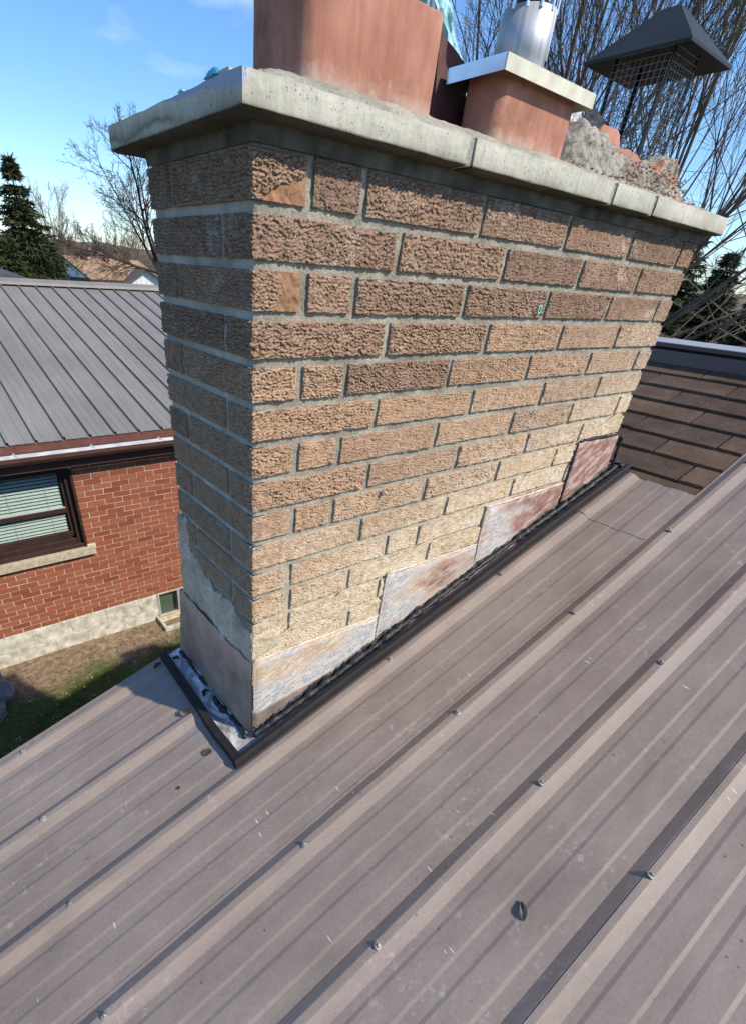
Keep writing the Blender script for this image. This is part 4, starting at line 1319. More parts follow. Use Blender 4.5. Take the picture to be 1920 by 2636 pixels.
# a teal plastic plug and a rusty anchor left in the long face
V, F = [], []
for i in range(20):
    for j in range(6):
        a, b2 = 2 * math.pi * i / 20, 2 * math.pi * j / 6
        V.append((0.868 + (0.0058 + 0.0018 * math.cos(b2)) * math.cos(a), -0.006 + 0.0018 * math.sin(b2), -0.1227 + (0.0085 + 0.0018 * math.cos(b2)) * math.sin(a)))
F = [(i * 6 + j, ((i + 1) % 20) * 6 + j, ((i + 1) % 20) * 6 + (j + 1) % 6, i * 6 + (j + 1) % 6) for i in range(20) for j in range(6)]
add('wall_plug', V, F, simple('mint_plastic', (0.08, 0.50, 0.36), 0.4, 0.4), chim, smooth=True)
add('anchor_bolt', *join([tube([(0.394, 0.004, -0.540), (0.394, -0.010, -0.541)], [0.007, 0.0055], 8), tube([(0.400, -0.002, -0.540), (0.406, -0.007, -0.543)], 0.003, 6)]), MSCREW, chim)

# ------------------------------------------------------------------ things on the chimney
# galvanised vent cap on the middle flue
vent = thing('vent_cap', 'shiny galvanised round vent cap with cream edged plate on the middle flue', 'vent cap', (0.736, 0.10, 0.266))
PX0, PX1, PY0, PY1 = 0.573, 0.900, 0.030, 0.172
VZ = 0.2775
box('top_plate', (PX0, PX1, PY0, PY1, VZ, VZ + 0.002), MGALV, vent)
for b, m in (((PX0, PX1, PY0 - 0.0018, PY0, VZ - 0.021, VZ + 0.0022), MBAND), ((PX0 - 0.0018, PX0, PY0, PY1, VZ - 0.021, VZ + 0.0022), MGALV),
             ((PX1, PX1 + 0.0018, PY0, PY1, VZ - 0.021, VZ + 0.0022), MBAND), ((PX0, PX1, PY1, PY1 + 0.0018, VZ - 0.021, VZ + 0.0022), MGALV)):
    box('edge_band', b, m, vent)
vc = (0.706, 0.105); vr = 0.0530


def cyl(c, r0, r1, z0, z1, k=48, th=0.003):
    V = []
    for r, z in ((r0, z0), (r1, z1), (r1 - th, z1), (r0 - th, z0)):
        for j in range(k): V.append((c[0] + r * math.cos(2 * math.pi * j / k), c[1] + r * math.sin(2 * math.pi * j / k), z))
    F = [(i * k + j, i * k + (j + 1) % k, ((i + 1) % 4) * k + (j + 1) % k, ((i + 1) % 4) * k + j) for i in range(4) for j in range(k)]
    return V, F


def brushed():
    m = Mat('brushed_galvanised', 0.6, 0.4, 0.6)
    v = m.obj()
    n = m.noise(m.map(v, (60, 60, 0.8)), 1.0, 3)
    return m.out(m.ramp(n, [(0.3, (0.34, 0.36, 0.38)), (0.7, (0.60, 0.61, 0.62))]), m.bump(n, 0.12, 0.002), m.ramp(n, [(0.3, 0.50), (0.7, 0.68)]))


MBRUSH = brushed()
sleeve = add('sleeve', *cyl(vc, vr * 1.05, vr * 1.0, VZ + 0.001, VZ + 0.092), MBRUSH, vent, smooth=False)
sleeve.data.polygons.foreach_set('use_smooth', np.array([i < 48 for i in range(len(sleeve.data.polygons))]))
for a in (200, 290, 20, 110):
    a = math.radians(a)
    cpt = Vector((vc[0] + vr * 1.05 * math.cos(a), vc[1] + vr * 1.05 * math.sin(a), VZ + 0.018))
    n = Vector((math.cos(a), math.sin(a), 0))
    add('rivet', *tube([cpt - n * 0.001, cpt + n * 0.002], 0.0045, 10), MTRIM, sleeve)
cz0, cz1 = VZ + 0.092, VZ + 0.142
for j in range(12):
    a = 2 * math.pi * j / 12
    p0 = Vector((vc[0] + vr * 0.99 * math.cos(a), vc[1] + vr * 0.99 * math.sin(a), cz0 - 0.006))
    add('cage_bar', *tube([p0, p0 + Vector((0, 0, cz1 - cz0 + 0.008))], 0.0032, 6), MGALV, vent)
add('cage_ring', *cyl(vc, vr * 1.0, vr * 1.0, cz1, cz1 + 0.008), MGALV, vent)
add('cage_ring', *cyl(vc, vr * 1.0, vr * 1.0, cz0 + 0.022, cz0 + 0.026), MGALV, vent)
add('inner_pipe', *cyl(vc, vr * 0.55, vr * 0.55, VZ + 0.03, cz1 - .01), MBLACK, vent)
V, F = [], []
for r, z in ((vr * 1.32, cz1 + 0.006), (vr * 1.34, cz1 + 0.010), (vr * 0.5, cz1 + 0.034), (0.002, cz1 + 0.038)):
    for j in range(40): V.append((vc[0] + r * math.cos(2 * math.pi * j / 40), vc[1] + r * math.sin(2 * math.pi * j / 40), z))
F = [(i * 40 + j, i * 40 + (j + 1) % 40, (i + 1) * 40 + (j + 1) % 40, (i + 1) * 40 + j) for i in range(3) for j in range(40)] + [tuple(range(39, -1, -1))]
add('rain_lid', V, F, MGALV, vent)

# black pyramid hood over the last flue
hood = thing('chimney_hood', 'black pyramid rain hood on mesh legs over the broken end flue', 'chimney hood', (1.44, 0.205, 0.25))
hx0, hx1, hy0, hy1, hz = 1.305, 1.578, 0.066, 0.346, 0.450
ax, ay, az = 1.440, 0.205, 0.560
o_ = [(hx0, hy0), (hx1, hy0), (hx1, hy1), (hx0, hy1)]
V = [(x, y, hz) for x, y in o_] + [(x, y, hz + 0.006) for x, y in o_]
rl = 0.022
V += [(ax - rl, ay - rl, az - 0.004), (ax + rl, ay - rl, az - 0.004), (ax + rl, ay + rl, az - 0.004), (ax - rl, ay + rl, az - 0.004)]
V += [(ax, ay, az)]
V += [(x + (0.004 if x < ax else -0.004), y + (0.004 if y < ay else -0.004), hz) for x, y in o_] + [(ax, ay, az - 0.016)]
F = []
for i in range(4):
    j = (i + 1) % 4
    F += [(i, j, 4 + j, 4 + i), (4 + i, 4 + j, 8 + j, 8 + i), (8 + i, 8 + j, 12), (j, i, 13 + i, 13 + j), (13 + j, 13 + i, 17)]
add('hood', V, F, MBLACK, hood)
legs = [(1.362, 0.128), (1.500, 0.128), (1.500, 0.284), (1.362, 0.284)]
for x, y in legs:
    sx = 1 if x > ax else -1; sy = 1 if y > ay else -1
    box('leg', (x - 0.0055, x + 0.0055, y - 0.0012, y + 0.0012, 0.215, 0.470), MBLACK, hood)
    box('leg', (x + sx * 0.0034 - 0.0010, x + sx * 0.0034 + 0.0010, y - 0.007 * (sy > 0) + 0.0018 * (sy < 0), y + 0.007 * (sy < 0) - 0.0018 * (sy > 0), 0.215, 0.470), MBLACK, hood)
for (xa, ya), (xb, yb) in zip(legs, legs[1:] + legs[:1]):
    parts = []
    L_ = math.hypot(xb - xa, yb - ya); nw = int(L_ / 0.0145)
    ox, oy = ((0, -0.003) if ya == yb and ya < ay else (0, 0.003) if ya == yb else (0.009, 0) if xa > ax else (-0.009, 0))
    for i in range(nw + 1):
        t = i / nw
        x, y = xa + (xb - xa) * t + ox, ya + (yb - ya) * t + oy
        parts.append(tube([(x, y, 0.235), (x + rng.uniform(-.001, .001), y, 0.468)], 0.00075, 4, False))
    for i in range(17):
        z = 0.242 + i * 0.0138
        parts.append(tube([(xa + ox, ya + oy, z), (xb + ox, yb + oy, z)], 0.00075, 4, False))
    add('mesh_screen', *join(parts), MWIRE, hood)

# bent strip of old sheet metal and the leaning boards between the flues
def warped(name, corners, mat, nu=16, nv=16, amp=0.004, th=0.003, seed=0, parent=None):
    a, b, c, d = [np.array(p, float) for p in corners]     # bl, br, tr, tl
    s, t = np.meshgrid(np.linspace(0, 1, nu), np.linspace(0, 1, nv), indexing='ij')
    P = ((1 - s) * (1 - t))[..., None] * a + (s * (1 - t))[..., None] * b + (s * t)[..., None] * c + ((1 - s) * t)[..., None] * d
    nrm = np.cross(b - a, d - a); nrm = nrm / np.linalg.norm(nrm)
    P = P + nrm * (amp * fbm(s * 3, t * 3, seed))[..., None]
    V = P.reshape(-1, 3); V2 = V - nrm * th
    n = len(V); F = gridfaces(nu, nv)
    idx = np.arange(n).reshape(nu, nv)
    ring = np.concatenate([idx[:, 0], idx[-1, 1:], idx[-2::-1, -1], idx[0, -2:0:-1]])
    m = len(ring); q = np.arange(m); q2 = (q + 1) % m
    side = np.stack([ring[q2], ring[q], ring[q] + n, ring[q2] + n], 1)
    return add(name, np.vstack([V, V2]), np.vstack([F, F[:, ::-1] + n, side]), mat, parent, smooth=False)


MOLDM = simple('old_grey_sheet', (0.34, 0.34, 0.35), 0.5, 0.4, 0.5, 0.4, 30, 0.5, 0.004)
tag(warped('metal_scrap', [(0.925, 0.150, 0.235), (1.065, 0.150, 0.245), (1.075, 0.165, 0.318), (0.945, 0.165, 0.288)], MOLDM, 20, 14, 0.012, 0.002, 6),
    'crumpled grey sheet metal scrap stuck in mortar behind the middle flue', 'metal scrap')
tag(warped('metal_strip', [(1.070, 0.148, 0.262), (1.20, 0.150, 0.262), (1.205, 0.155, 0.292), (1.072, 0.155, 0.318)], MBLACK, 12, 8, 0.004, 0.002, 9),
    'small dark bent metal strip lying between the mortar heap and hood legs', 'metal strip')
tag(warped('board', [(0.545, 0.165, 0.165), (0.660, 0.160, 0.170), (0.640, 0.190, 0.300), (0.560, 0.200, 0.335)], MMAROON, 8, 8, 0.003, 0.016, 2),
    'dark maroon board leaning in the gap between the two clay flues', 'board')
tag(warped('plastic_sheet', [(0.665, 0.285, 0.335), (0.735, 0.285, 0.335), (0.645, 0.300, 0.455), (0.595, 0.300, 0.455)], MTEAL, 14, 20, 0.010, 0.0015, 5),
    'pale teal plastic sheet hanging behind the large clay flue', 'plastic sheet')
tag(warped('tarp', [(0.500, 0.235, 0.160), (0.700, 0.240, 0.165), (0.660, 0.275, 0.365), (0.560, 0.275, 0.420)], simple('dark_teal_tarp', (0.006, 0.075, 0.11), 0.4, 0.4, 0, 0.3, 14, 0.3, 0.003), 14, 14, 0.008, 0.0015, 7),
    'dark teal tarp behind the large flue, showing in the gap', 'tarp')
for k, (x, y, z, s, m, lab) in enumerate(((-0.029, 0.060, 0.1405, 0.017, MTARP, 'bright blue plastic scrap on the cap near the corner'),
                                          (-0.034, 0.160, 0.138, 0.008, MTEAL, 'tiny pale teal plastic scrap halfway along the cap end'))):
    V = []
    n = 12
    for i in range(n):
        for j in range(n):
            u, v = i / (n - 1) - .5, j / (n - 1) - .5
            V.append((x + u * s * 0.8, y + v * s * 2.6, z + s * 0.55 * max(0, 1 - (2 * u) ** 2) * max(0.0, 1 - (2 * v) ** 2) ** 0.6 + 0.1 * s * float(fbm(u * 6, v * 6, 5 + k))))
    tag(add('plastic_scrap', V, gridfaces(n, n), m), lab, 'plastic scrap')
tag(box('metal_clip', (-0.033, -0.023, 0.008, 0.040, 0.1385, 0.1435), MOLDM, None, 0.001, 1), 'small grey metal clip beside the blue plastic scrap on the cap', 'metal clip')

# ------------------------------------------------------------------ small things on the roof
def leaf(name, x, y, L, wd, rot, label, mat, curl=0.35, tilt=0.0, lift=0.004):
    V = []
    nu, nv = 12, 7
    for i in range(nu):
        t = i / (nu - 1)
        w = wd * math.sin(math.pi * min(1, t * 0.93 + 0.05)) ** 0.7
        for j in range(nv):
            s = j / (nv - 1) * 2 - 1
            a = L * (t - .5); b = w * s
            c = lift + curl * wd * s * s + curl * 0.5 * wd * math.sin(t * 5) + 0.1 * wd * float(pn(t * 5, s * 3, 3))
            X = a * math.cos(rot) - b * math.sin(rot); Y_ = a * math.sin(rot) + b * math.cos(rot)
            V.append((x + X, y + Y_, rz(x + X, c)))
    V = np.array(V); V2 = V.copy(); V2[:, 2] -= 0.0006
    F = gridfaces(nu, nv)
    o = add(name, np.vstack([V, V2]), np.vstack([F, F[:, ::-1] + len(V)]), mat, smooth=True)
    return tag(o, label, 'leaf')


leaf('curled_leaf', 0.199, -0.785, 0.036, 0.0065, 0.77, 'grey curled leaf lying between the roof ribs, lower right', MTWIG, 1.0, lift=0.006)
leaf('dead_leaf', -0.136, 0.035, 0.026, 0.012, 0.5, 'brown dead leaf on the tape below the end trim corner', MLEAF, 0.3)
leaf('dead_leaf', -0.088, -0.088, 0.020, 0.008, 0.9, 'small brown leaf scrap at the outer corner of the black trims', MLEAF, 0.4)
leaf('dead_leaf', -0.128, 0.200, 0.030, 0.010, 1.8, 'brown leaf crumbs caught at the trim above the second rib', MLEAF, 0.6, lift=0.022)
leaf('dead_leaf', -0.118, 0.455, 0.030, 0.010, 0.3, 'brown leaf crumbs at the rake end of the end trim', MLEAF, 0.6, lift=0.020)
leaf('dead_leaf', -0.048, 0.235, 0.014, 0.006, 1.0, 'round brown leaf scrap on the white apron', MLEAF, 0.5, lift=0.014)
leaf('dead_leaf', -0.055, 0.440, 0.026, 0.008, 2.2, 'dry leaf caught between end trim and flashing at the back', MLEAF, 0.8, lift=0.014)
leaf('dead_leaf', -0.020, 0.40, 0.040, 0.008, 1.6, 'long dry leaf litter along the foot of the end flashing', MLEAF, 0.8, lift=0.014)
leaf('dead_leaf', -0.251, -0.006, 0.010, 0.005, 1.6, 'tiny brown leaf scrap below the trim corner on the flat pan', MLEAF, 0.5)

# ------------------------------------------------------------------ neighbour's house
NY, NEY, NEZ, NRY, NRZ = 5.0, 4.85, -1.69, 10.33, -0.545
nb = thing('neighbour_house', 'red brick bungalow with grey standing seam roof seen left of the chimney', 'house', (0.5, 8.0, GZ))
NX0, NX1 = -7.0, 7.5
WX0, WX1, WZ0, WZ1 = -1.55, 0.600, -3.04, -2.055         # window opening
BWX0, BWX1, BWZ0 = 1.380, 2.05, -4.44                    # basement window
BZ0 = -4.02
# mortar wall with the window opening left free
rects = [(NX0, WX0, BZ0, -1.95), (WX1, NX1, BZ0, -1.95), (WX0, WX1, BZ0, WZ0), (WX0, WX1, WZ1, -1.95)]
wallo = add('wall', *join([(boxv(a, b, NY + 0.006, NY + 0.20, c, d), BOXF) for a, b, c, d in rects]), MREDM, nb)
for b in ((NX0, NX0 + .2, NY + .2, 15.6, GZ, -1.9), (NX1 - .2, NX1, NY + .2, 15.6, GZ, -1.9), (NX0, NX1, 15.6, 15.8, GZ, -1.9)):
    box('wall', b, MDARKW, nb)
BL, BC = 0.2130, 0.0670
full = mkmesh('brick', boxv(-0.1012, 0.1012, 0, 0.02, -0.0289, 0.0289), BOXF); full.materials.append(MRB)
rest = []
cells = []
nrow = int((-1.95 - BZ0) / BC)
for r in range(nrow):
    z = BZ0 + 0.004 + (r + 0.5) * BC
    off = (0.0 if r % 2 else BL / 2) + 0.03
    for k in range(int((NX1 - NX0) / BL)):
        x = off + (k - 33) * BL + 0.03
        a, b = x - 0.1005, x + 0.1005
        if a < NX0 or b > NX1: continue
        if z > WZ0 - 0.11 and z < WZ1 + 0.02:
            la, lb = WX0, WX1 + (0.082 if z < WZ0 + 0.0 else 0)
            if b > la and a < lb:
                if a >= lb - 0.19 and b - lb > 0.03: a = lb + 0.006
                elif la - a > 0.03 and a < la: b = la - .004
                else: continue
        cells.append((a, b, z))
near = [c for c in cells if -1.05 < c[0] and c[1] < 2.1 and c[2] < -2.0]
near.sort(key=lambda c: -c[2] + 0.2 * abs(c[0] - 0.3))
vis = set(near[-0:][:0])
near.sort(key=lambda c: (c[0] - 0.45) ** 2 + 0.9 * (c[2] + 3.0) ** 2)
vis = near[:300]
for a, b, z in vis:
    if abs(b - a - 0.201) < 1e-4:
        o = link('brick', full, ((a + b) / 2, NY - 0.0005 + rng.uniform(-.0015, .0015), z + rng.uniform(-.0012, .0012)), wallo)
        o.rotation_euler = (0, rng.uniform(-.006, .006), 0)
    else:
        add('brick', boxv(a, b, NY - 0.0005, NY + 0.02, z - 0.0289, z + 0.0289), BOXF, MRB, wallo, origin=((a + b) / 2, NY, z))
vs_ = set(vis)
parts = [(boxv(a, b, NY - 0.0005, NY + 0.02, z - 0.0289, z + 0.0289), BOXF) for a, b, z in cells if (a, b, z) not in vs_]
MRB2 = Mat('red_brick_rest', 0.9, 0.15)
_p = MRB2.pos()
_pc = MRB2.n('TexWhiteNoise'); MRB2.L(MRB2.map(_p, (1 / BL * 2, 0, 1 / BC)), _pc.inputs['Vector'])
_n1 = MRB2.noise(_p, 60, 5, 0.7)
MRB2 = MRB2.out(MRB2.mix(1.0, (0.21, 0.062, 0.034), MRB2.ramp(_n1, [(0.25, 0.65), (0.75, 1.25)]), 'MULTIPLY'), MRB2.bump(_n1, 0.4, 0.003))
V, F = join(parts)
ob = add('brick_remainder', V, F, MRB2, wallo); ob['kind'] = 'stuff'

# foundation of parged blocks
FY = NY - 0.004
found = box('foundation', (NX0, BWX0, FY + 0.012, NY + 0.2, GZ - 0.4, BZ0), MBLOCK, nb)
for (x0, x1, z0, z1) in [(BWX1, NX1, GZ - 0.4, BZ0), (BWX0, BWX1, GZ - 0.4, BWZ0 - 0.005)]:
    box('foundation', (x0, x1, FY + 0.012, NY + 0.2, z0, z1), MBLOCK, nb)
for r, (z0, z1, off) in enumerate(((-4.262, -4.026, 0.0), (-4.50, -4.266, 0.23))):
    x = -2.6 + off
    while x < BWX0 - 0.02:
        b = min(x + 0.462, BWX0 - 0.012)
        if b - x > 0.05: box('block', (x, b, FY - rng.uniform(0, .0015), FY + 0.03, z0, z1), MBLOCK, found, 0.003, 1)
        x += 0.4635

# main window
win = thing('win_tmp', 'x', 'x', (WX1, NY, WZ0)) if False else None
frame = box('window', (WX1 - 0.03, WX1 + 0.000, NY - 0.012, NY + 0.135, WZ0 + 0.004, WZ1), MWFRAME, nb, 0.003, 1)


def wpart(name, b, mat, bevel=0.002): return box(name, b, mat, frame, bevel, 1)


wpart('frame', (WX0, WX1 - 0.0305, NY - 0.004, NY + 0.135, WZ1 - 0.03, WZ1 + 0.04), MWFRAME)
wpart('frame', (WX1 - 0.085, WX1 - 0.031, NY + 0.045, NY + 0.14, WZ0 + 0.03, WZ1 - .031), MWFRAME)
wpart('frame', (WX1 - 0.127, WX1 - 0.086, NY + 0.085, NY + 0.15, WZ0 + 0.14, WZ1 - .031), MWFRAME)
wpart('frame', (WX0, WX1 - 0.031, NY + 0.005, NY + 0.12, WZ0 + 0.004, WZ0 + 0.055), MWFRAME)
wpart('frame', (WX0, WX1 - 0.086, NY + 0.055, NY + 0.14, WZ0 + 0.056, WZ0 + 0.110), MWFRAME)
wpart('frame', (WX0, WX1 - 0.128, NY + 0.088, NY + 0.15, WZ0 + 0.111, WZ0 + 0.20), MWFRAME)
wpart('meeting_rail', (WX0, WX1 - 0.128, NY + 0.080, NY + 0.13, -2.590, -2.535), MWFRAME)
wpart('rail_trim', (WX0, WX1 - 0.130, NY + 0.083, NY + 0.10, -2.534, -2.522), MALU)
wpart('glass', (WX0, WX1 - 0.128, NY + 0.112, NY + 0.115, -2.521, WZ1 - 0.03), MGLASS, 0)
wpart('glass', (WX0, WX1 - 0.128, NY + 0.1005, NY + 0.1035, WZ0 + 0.2, -2.591), MGLASS, 0)
SW = (WX1 - 0.14 - WX0) / 2; SCX = (WX0 + WX1 - 0.14) / 2
slm = mkmesh('slat', [(-SW, -0.012, -0.013), (SW, -0.012, -0.013), (SW, -0.004, 0.000), (-SW, -0.004, 0.000), (SW, 0.006, 0.010), (-SW, 0.006, 0.010)], [(0, 1, 2, 3), (3, 2, 4, 5)])
slm.materials.append(MBLIND)
for i in range(24):
    z = WZ1 - 0.03 - i * 0.0395
    if z < WZ0 + 0.19: break
    o = link('slat', slm, (SCX, NY + 0.138, z), frame)
    o.rotation_euler = (rng.uniform(-.05, .05), rng.uniform(-.0015, .0015), 0)
for x in (0.30, -0.10, -0.5, -0.9):
    wpart('blind_cord', (x - 0.0015, x + 0.0015, NY + 0.1225, NY + 0.1245, WZ0 + 0.19, WZ1 - 0.03), MBLIND, 0)
wpart('room', (WX0, WX1 - .05, NY + 0.26, NY + 0.28, WZ0, WZ1), MROOM, 0)
MSILLO = box('window_sill', (WX0 - 0.08, WX1 + 0.080, NY - 0.055, NY + 0.10, WZ0 - 0.095, WZ0 + 0.002), MSILL, nb, 0.006, 2)

# basement window
bwin = box('basement_window', (BWX0, BWX0 + 0.035, NY - 0.0, NY + 0.06, BWZ0, BZ0 - 0.002), MALU, nb, 0.002, 1)
for b in ((BWX0 + .0355, BWX1, NY + 0.005, NY + .06, BWZ0, BWZ0 + 0.03), (BWX0 + .0355, BWX1, NY + 0.005, NY + .06, BZ0 - 0.03, BZ0 - 0.003), (1.690, 1.730, NY + 0.002, NY + .06, BWZ0 + .031, BZ0 - .031)):
    box('frame', b, MALU, bwin, 0.002, 1)
for a, b in ((BWX0 + .036, 1.689), (1.731, BWX1)):
    box('pane', (a, b, NY + 0.03, NY + 0.033, BWZ0 + 0.031, BZ0 - 0.031), MFROST, bwin)
box('curtain', (BWX0 + .036, BWX1, NY + 0.09, NY + 0.10, BWZ0, BZ0), simple('grey_curtain', (0.24, 0.26, 0.24), 0.9, 0.1, 0, 0.2, 6), bwin)
MYEL = simple('yellowed_concrete', (0.50, 0.42, 0.26), 0.9, 0.15, 0, 0.25, 12, 0.4, 0.006)
box('sill', (BWX0 - 0.01, BWX1, NY - 0.10, NY - 0.001, BWZ0 - 0.16, BWZ0 - 0.001), MYEL, bwin, 0.006, 1)
box('window_well', (BWX0 - 0.05, BWX0 - 0.011, NY - 0.30, NY - 0.01, GZ - 0.02, GZ + 0.06), MBLOCK, nb, 0.006, 1)
box('window_well', (BWX0 - 0.05, BWX1, NY - 0.345, NY - 0.302, GZ - 0.02, GZ + 0.055), MBLOCK, nb, 0.006, 1)

# fascia, soffit, gutter with hangers
box('fascia', (NX0 - .3, NX1 + .3, NEY + 0.012, NEY + 0.035, -1.992, NEZ - 0.012), MBROWN, nb)
box('drip_edge', (NX0 - .3, NX1 + .3, NEY + 0.002, NEY + 0.0115, -1.782, NEZ - 0.010), MBROWN2, nb)
box('soffit', (NX0 - .3, NX1 + .3, NEY + 0.0355, NY + 0.01, -1.985, -1.965), MBROWN, nb)
gut = extr('gutter', [], 0, 1, None, None) if False else None
gp = [(NEY + 0.001, -1.775), (NEY + 0.001, -1.875), (NEY - 0.090, -1.875), (NEY - 0.118, -1.835), (NEY - 0.118, -1.797), (NEY - 0.104, -1.792), (NEY - 0.104, -1.797),
      (NEY - 0.114, -1.800), (NEY - 0.114, -1.833), (NEY - 0.088, -1.871), (NEY - 0.003, -1.871), (NEY - 0.003, -1.775)]
n = len(gp)
V = [(NX0 - .3, y, z) for y, z in gp] + [(NX1 + .3, y, z) for y, z in gp]
F = [(i, (i + 1) % n, n + (i + 1) % n, n + i) for i in range(n)]
gut = add('gutter', V, F, MBROWN, nb)
box('lining', (NX0 - .3, NX1 + .3, NEY - 0.1125, NEY - 0.0035, -1.7955, -1.7915), MGUT, gut)
for x in (-1.55, -0.78, 0.060, 0.830, 1.60, 2.35):
    parts = [tube([(x, NEY - 0.002, -1.772), (x + 0.02, NEY - 0.08, -1.786), (x + 0.045, NEY - 0.117, -1.792)], 0.0045, 6),
             tube([(x - 0.045, NEY - 0.05, -1.800), (x, NEY - 0.01, -1.780)], 0.003, 5)]
    add('hanger', *join(parts), MGUT, gut)

# ribbed metal roof, one panel for every rib pitch
SLN = (NRZ - NEZ) / (NRY - NEY)
pitch = 0.2705
npx = int((NX1 - NX0 + 0.6) / pitch)
x0_ = 0.035 - 27 * pitch
pp = [(0.0, 0.0), (0.008, 0.030), (0.020, 0.030), (0.030, 0.0), (0.088, 0.0), (0.092, 0.003), (0.104, 0.003), (0.108, 0.0), (0.176, 0.0), (0.180, 0.003), (0.192, 0.003), (0.196, 0.0), (pitch, 0.0)]
V = []
for y in np.linspace(NEY, NRY - 0.02, 9):
    z = NEZ + SLN * (y - NEY)
    for x, h in pp: V.append((x - 0.015, y, z + h))
V = np.array(V)
pm = mkmesh('roof_panel', V - np.array([0, NEY, NEZ]), gridfaces(9, len(pp))[:, ::-1].copy()); pm.materials.append(MGR)
# close the rib end at the eave with a thin dark rim
for k in range(npx):
    link('roof_panel', pm, (x0_ + k * pitch, NEY - 0.012, NEZ + rng.uniform(-.0008, .0008)), nb)
xa, xb = x0_ - .01, x0_ + npx * pitch + .01
add('roof_underlay', [(xa, NEY + 0.003, NEZ - 0.006), (xb, NEY + 0.003, NEZ - 0.006), (xb, NRY, NRZ - 0.006), (xa, NRY, NRZ - 0.006), (xb, 2 * NRY - NEY, NEZ), (xa, 2 * NRY - NEY, NEZ),
                    (xa, NEY + .003, NEZ - 0.012), (xb, NEY + .003, NEZ - .012), (xb, 2 * NRY - NEY, NEZ - 0.012), (xa, 2 * NRY - NEY, NEZ - 0.012)],
    [(0, 1, 2, 3), (3, 2, 4, 5), (7, 6, 9, 8), (0, 6, 7, 1)], MGR, nb)
V = [(xa, NRY - 0.22, NRZ - 0.046 + 0.034), (xa, NRY - 0.20, NRZ - 0.008 + 0.034), (xa, NRY, NRZ + 0.075), (xa, NRY + 0.22, NRZ - 0.01), (xa, NRY + 0.22, NRZ - 0.05)]
V += [(xb, y, z) for _, y, z in V]
add('ridge_cap', V, [(i, i + 1, i + 6, i + 5) for i in range(4)][::-1] + [(4, 3, 2, 1, 0), (5, 6, 7, 8, 9)], MGR, nb)
for e in (xa, xb):
    add('gable', [(e + (.3 if e < 0 else -.3), NEY + .15, -1.95), (e + (.3 if e < 0 else -.3), 2 * NRY - NEY - .15, -1.95), (e + (.3 if e < 0 else -.3), NRY, NRZ - .05)], [(0, 1, 2)], MDARKW, nb)

# boulder beside the neighbour's wall
rk = rock('boulder', (-1.02, 4.45, GZ + 0.05), (0.30, 0.40, 0.34), 7, MROCK, None, 4, 0.5)
tag(rk, 'grey layered landscape boulder on the dirt at the far left edge', 'boulder')

# ------------------------------------------------------------------ vegetation
class TB:
    """collects tapered tubes into one mesh"""
    def __init__(s): s.V = []; s.F = []; s.n = 0

    def tube(s, P, R, k):
        P = np.asarray(P, float); R = np.asarray(R, float); m = len(P)
        T = np.gradient(P, axis=0); T /= np.linalg.norm(T, axis=1)[:, None] + 1e-9
        up = np.array([0.31, 0.17, 0.93]) if abs(T[0, 2]) < 0.9 else np.array([1.0, 0.1, 0.0])
        A = np.cross(T, up); A /= np.linalg.norm(A, axis=1)[:, None] + 1e-9
        B = np.cross(T, A)
        an = np.arange(k) * 2 * np.pi / k
        ring = P[:, None, :] + R[:, None, None] * (np.cos(an)[None, :, None] * A[:, None, :] + np.sin(an)[None, :, None] * B[:, None, :])
        s.V.append(ring.reshape(-1, 3))
        i = np.arange(m - 1)[:, None] * k; j = np.arange(k)[None, :]; j2 = (j + 1) % k
        s.F.append((np.stack([i + j, i + j2, i + k + j2, i + k + j], -1).reshape(-1, 4)) + s.n)
        s.n += m * k

    def make(s, name, mat, parent=None, smooth=True):
        return add(name, np.vstack(s.V), np.vstack(s.F), mat, parent, smooth=smooth)


def grow(tb, rr, p, d, L, r, lev, maxlev, up, wob, kids, ang, shrink, twig_k=3, minr=0.004):
    n = max(4, int(6 - lev)) if lev else 9
    P = [np.array(p)]; R = [r]; d = np.array(d, float); d /= np.linalg.norm(d)
    bend = np.array([rr.gauss(0, wob), rr.gauss(0, wob), rr.gauss(0, wob * 0.5)]) * (0.25 if lev == 0 else 0.8)
    w0 = wob * (0.6 if lev == 0 else 1.0)
    for i in range(n):
        if i == n // 2: bend = -0.8 * bend
        d = d + bend + np.array([rr.gauss(0, w0), rr.gauss(0, w0), rr.gauss(0, w0 * 0.7) + up * (0.5 if lev == 0 else 1.0)])
        d /= np.linalg.norm(d)
        P.append(P[-1] + d * L / n); R.append(max(minr, r * (1 - 0.72 * (i + 1) / n)))
    tb.tube(P, R, 8 if lev == 0 else (6 if lev == 1 else (4 if lev == 2 else twig_k)))
    if lev >= maxlev: return
    nk = kids[lev]
    for c in range(nk):
        t = rr.uniform(0.22, 0.98) if c < nk - 1 else 0.97
        f = t * n; i = min(n - 1, int(f)); q = P[i] + (P[i + 1] - P[i]) * (f - i)
        ax = P[i + 1] - P[i]; ax = ax / np.linalg.norm(ax)
        rv = np.array([rr.gauss(0, 1), rr.gauss(0, 1), rr.gauss(0, 1)]); rv -= ax * (rv @ ax); rv /= np.linalg.norm(rv)
        a = math.radians(rr.uniform(*ang))
        nd = ax * math.cos(a) + rv * math.sin(a)
        rc = (R[i] * 0.62) * rr.uniform(0.6, 1.0)
        grow(tb, rr, q, nd, L * shrink * rr.uniform(0.6, 1.15) * (1.15 - 0.5 * t), rc, lev + 1, maxlev, up, wob, kids, ang, shrink, twig_k, minr)


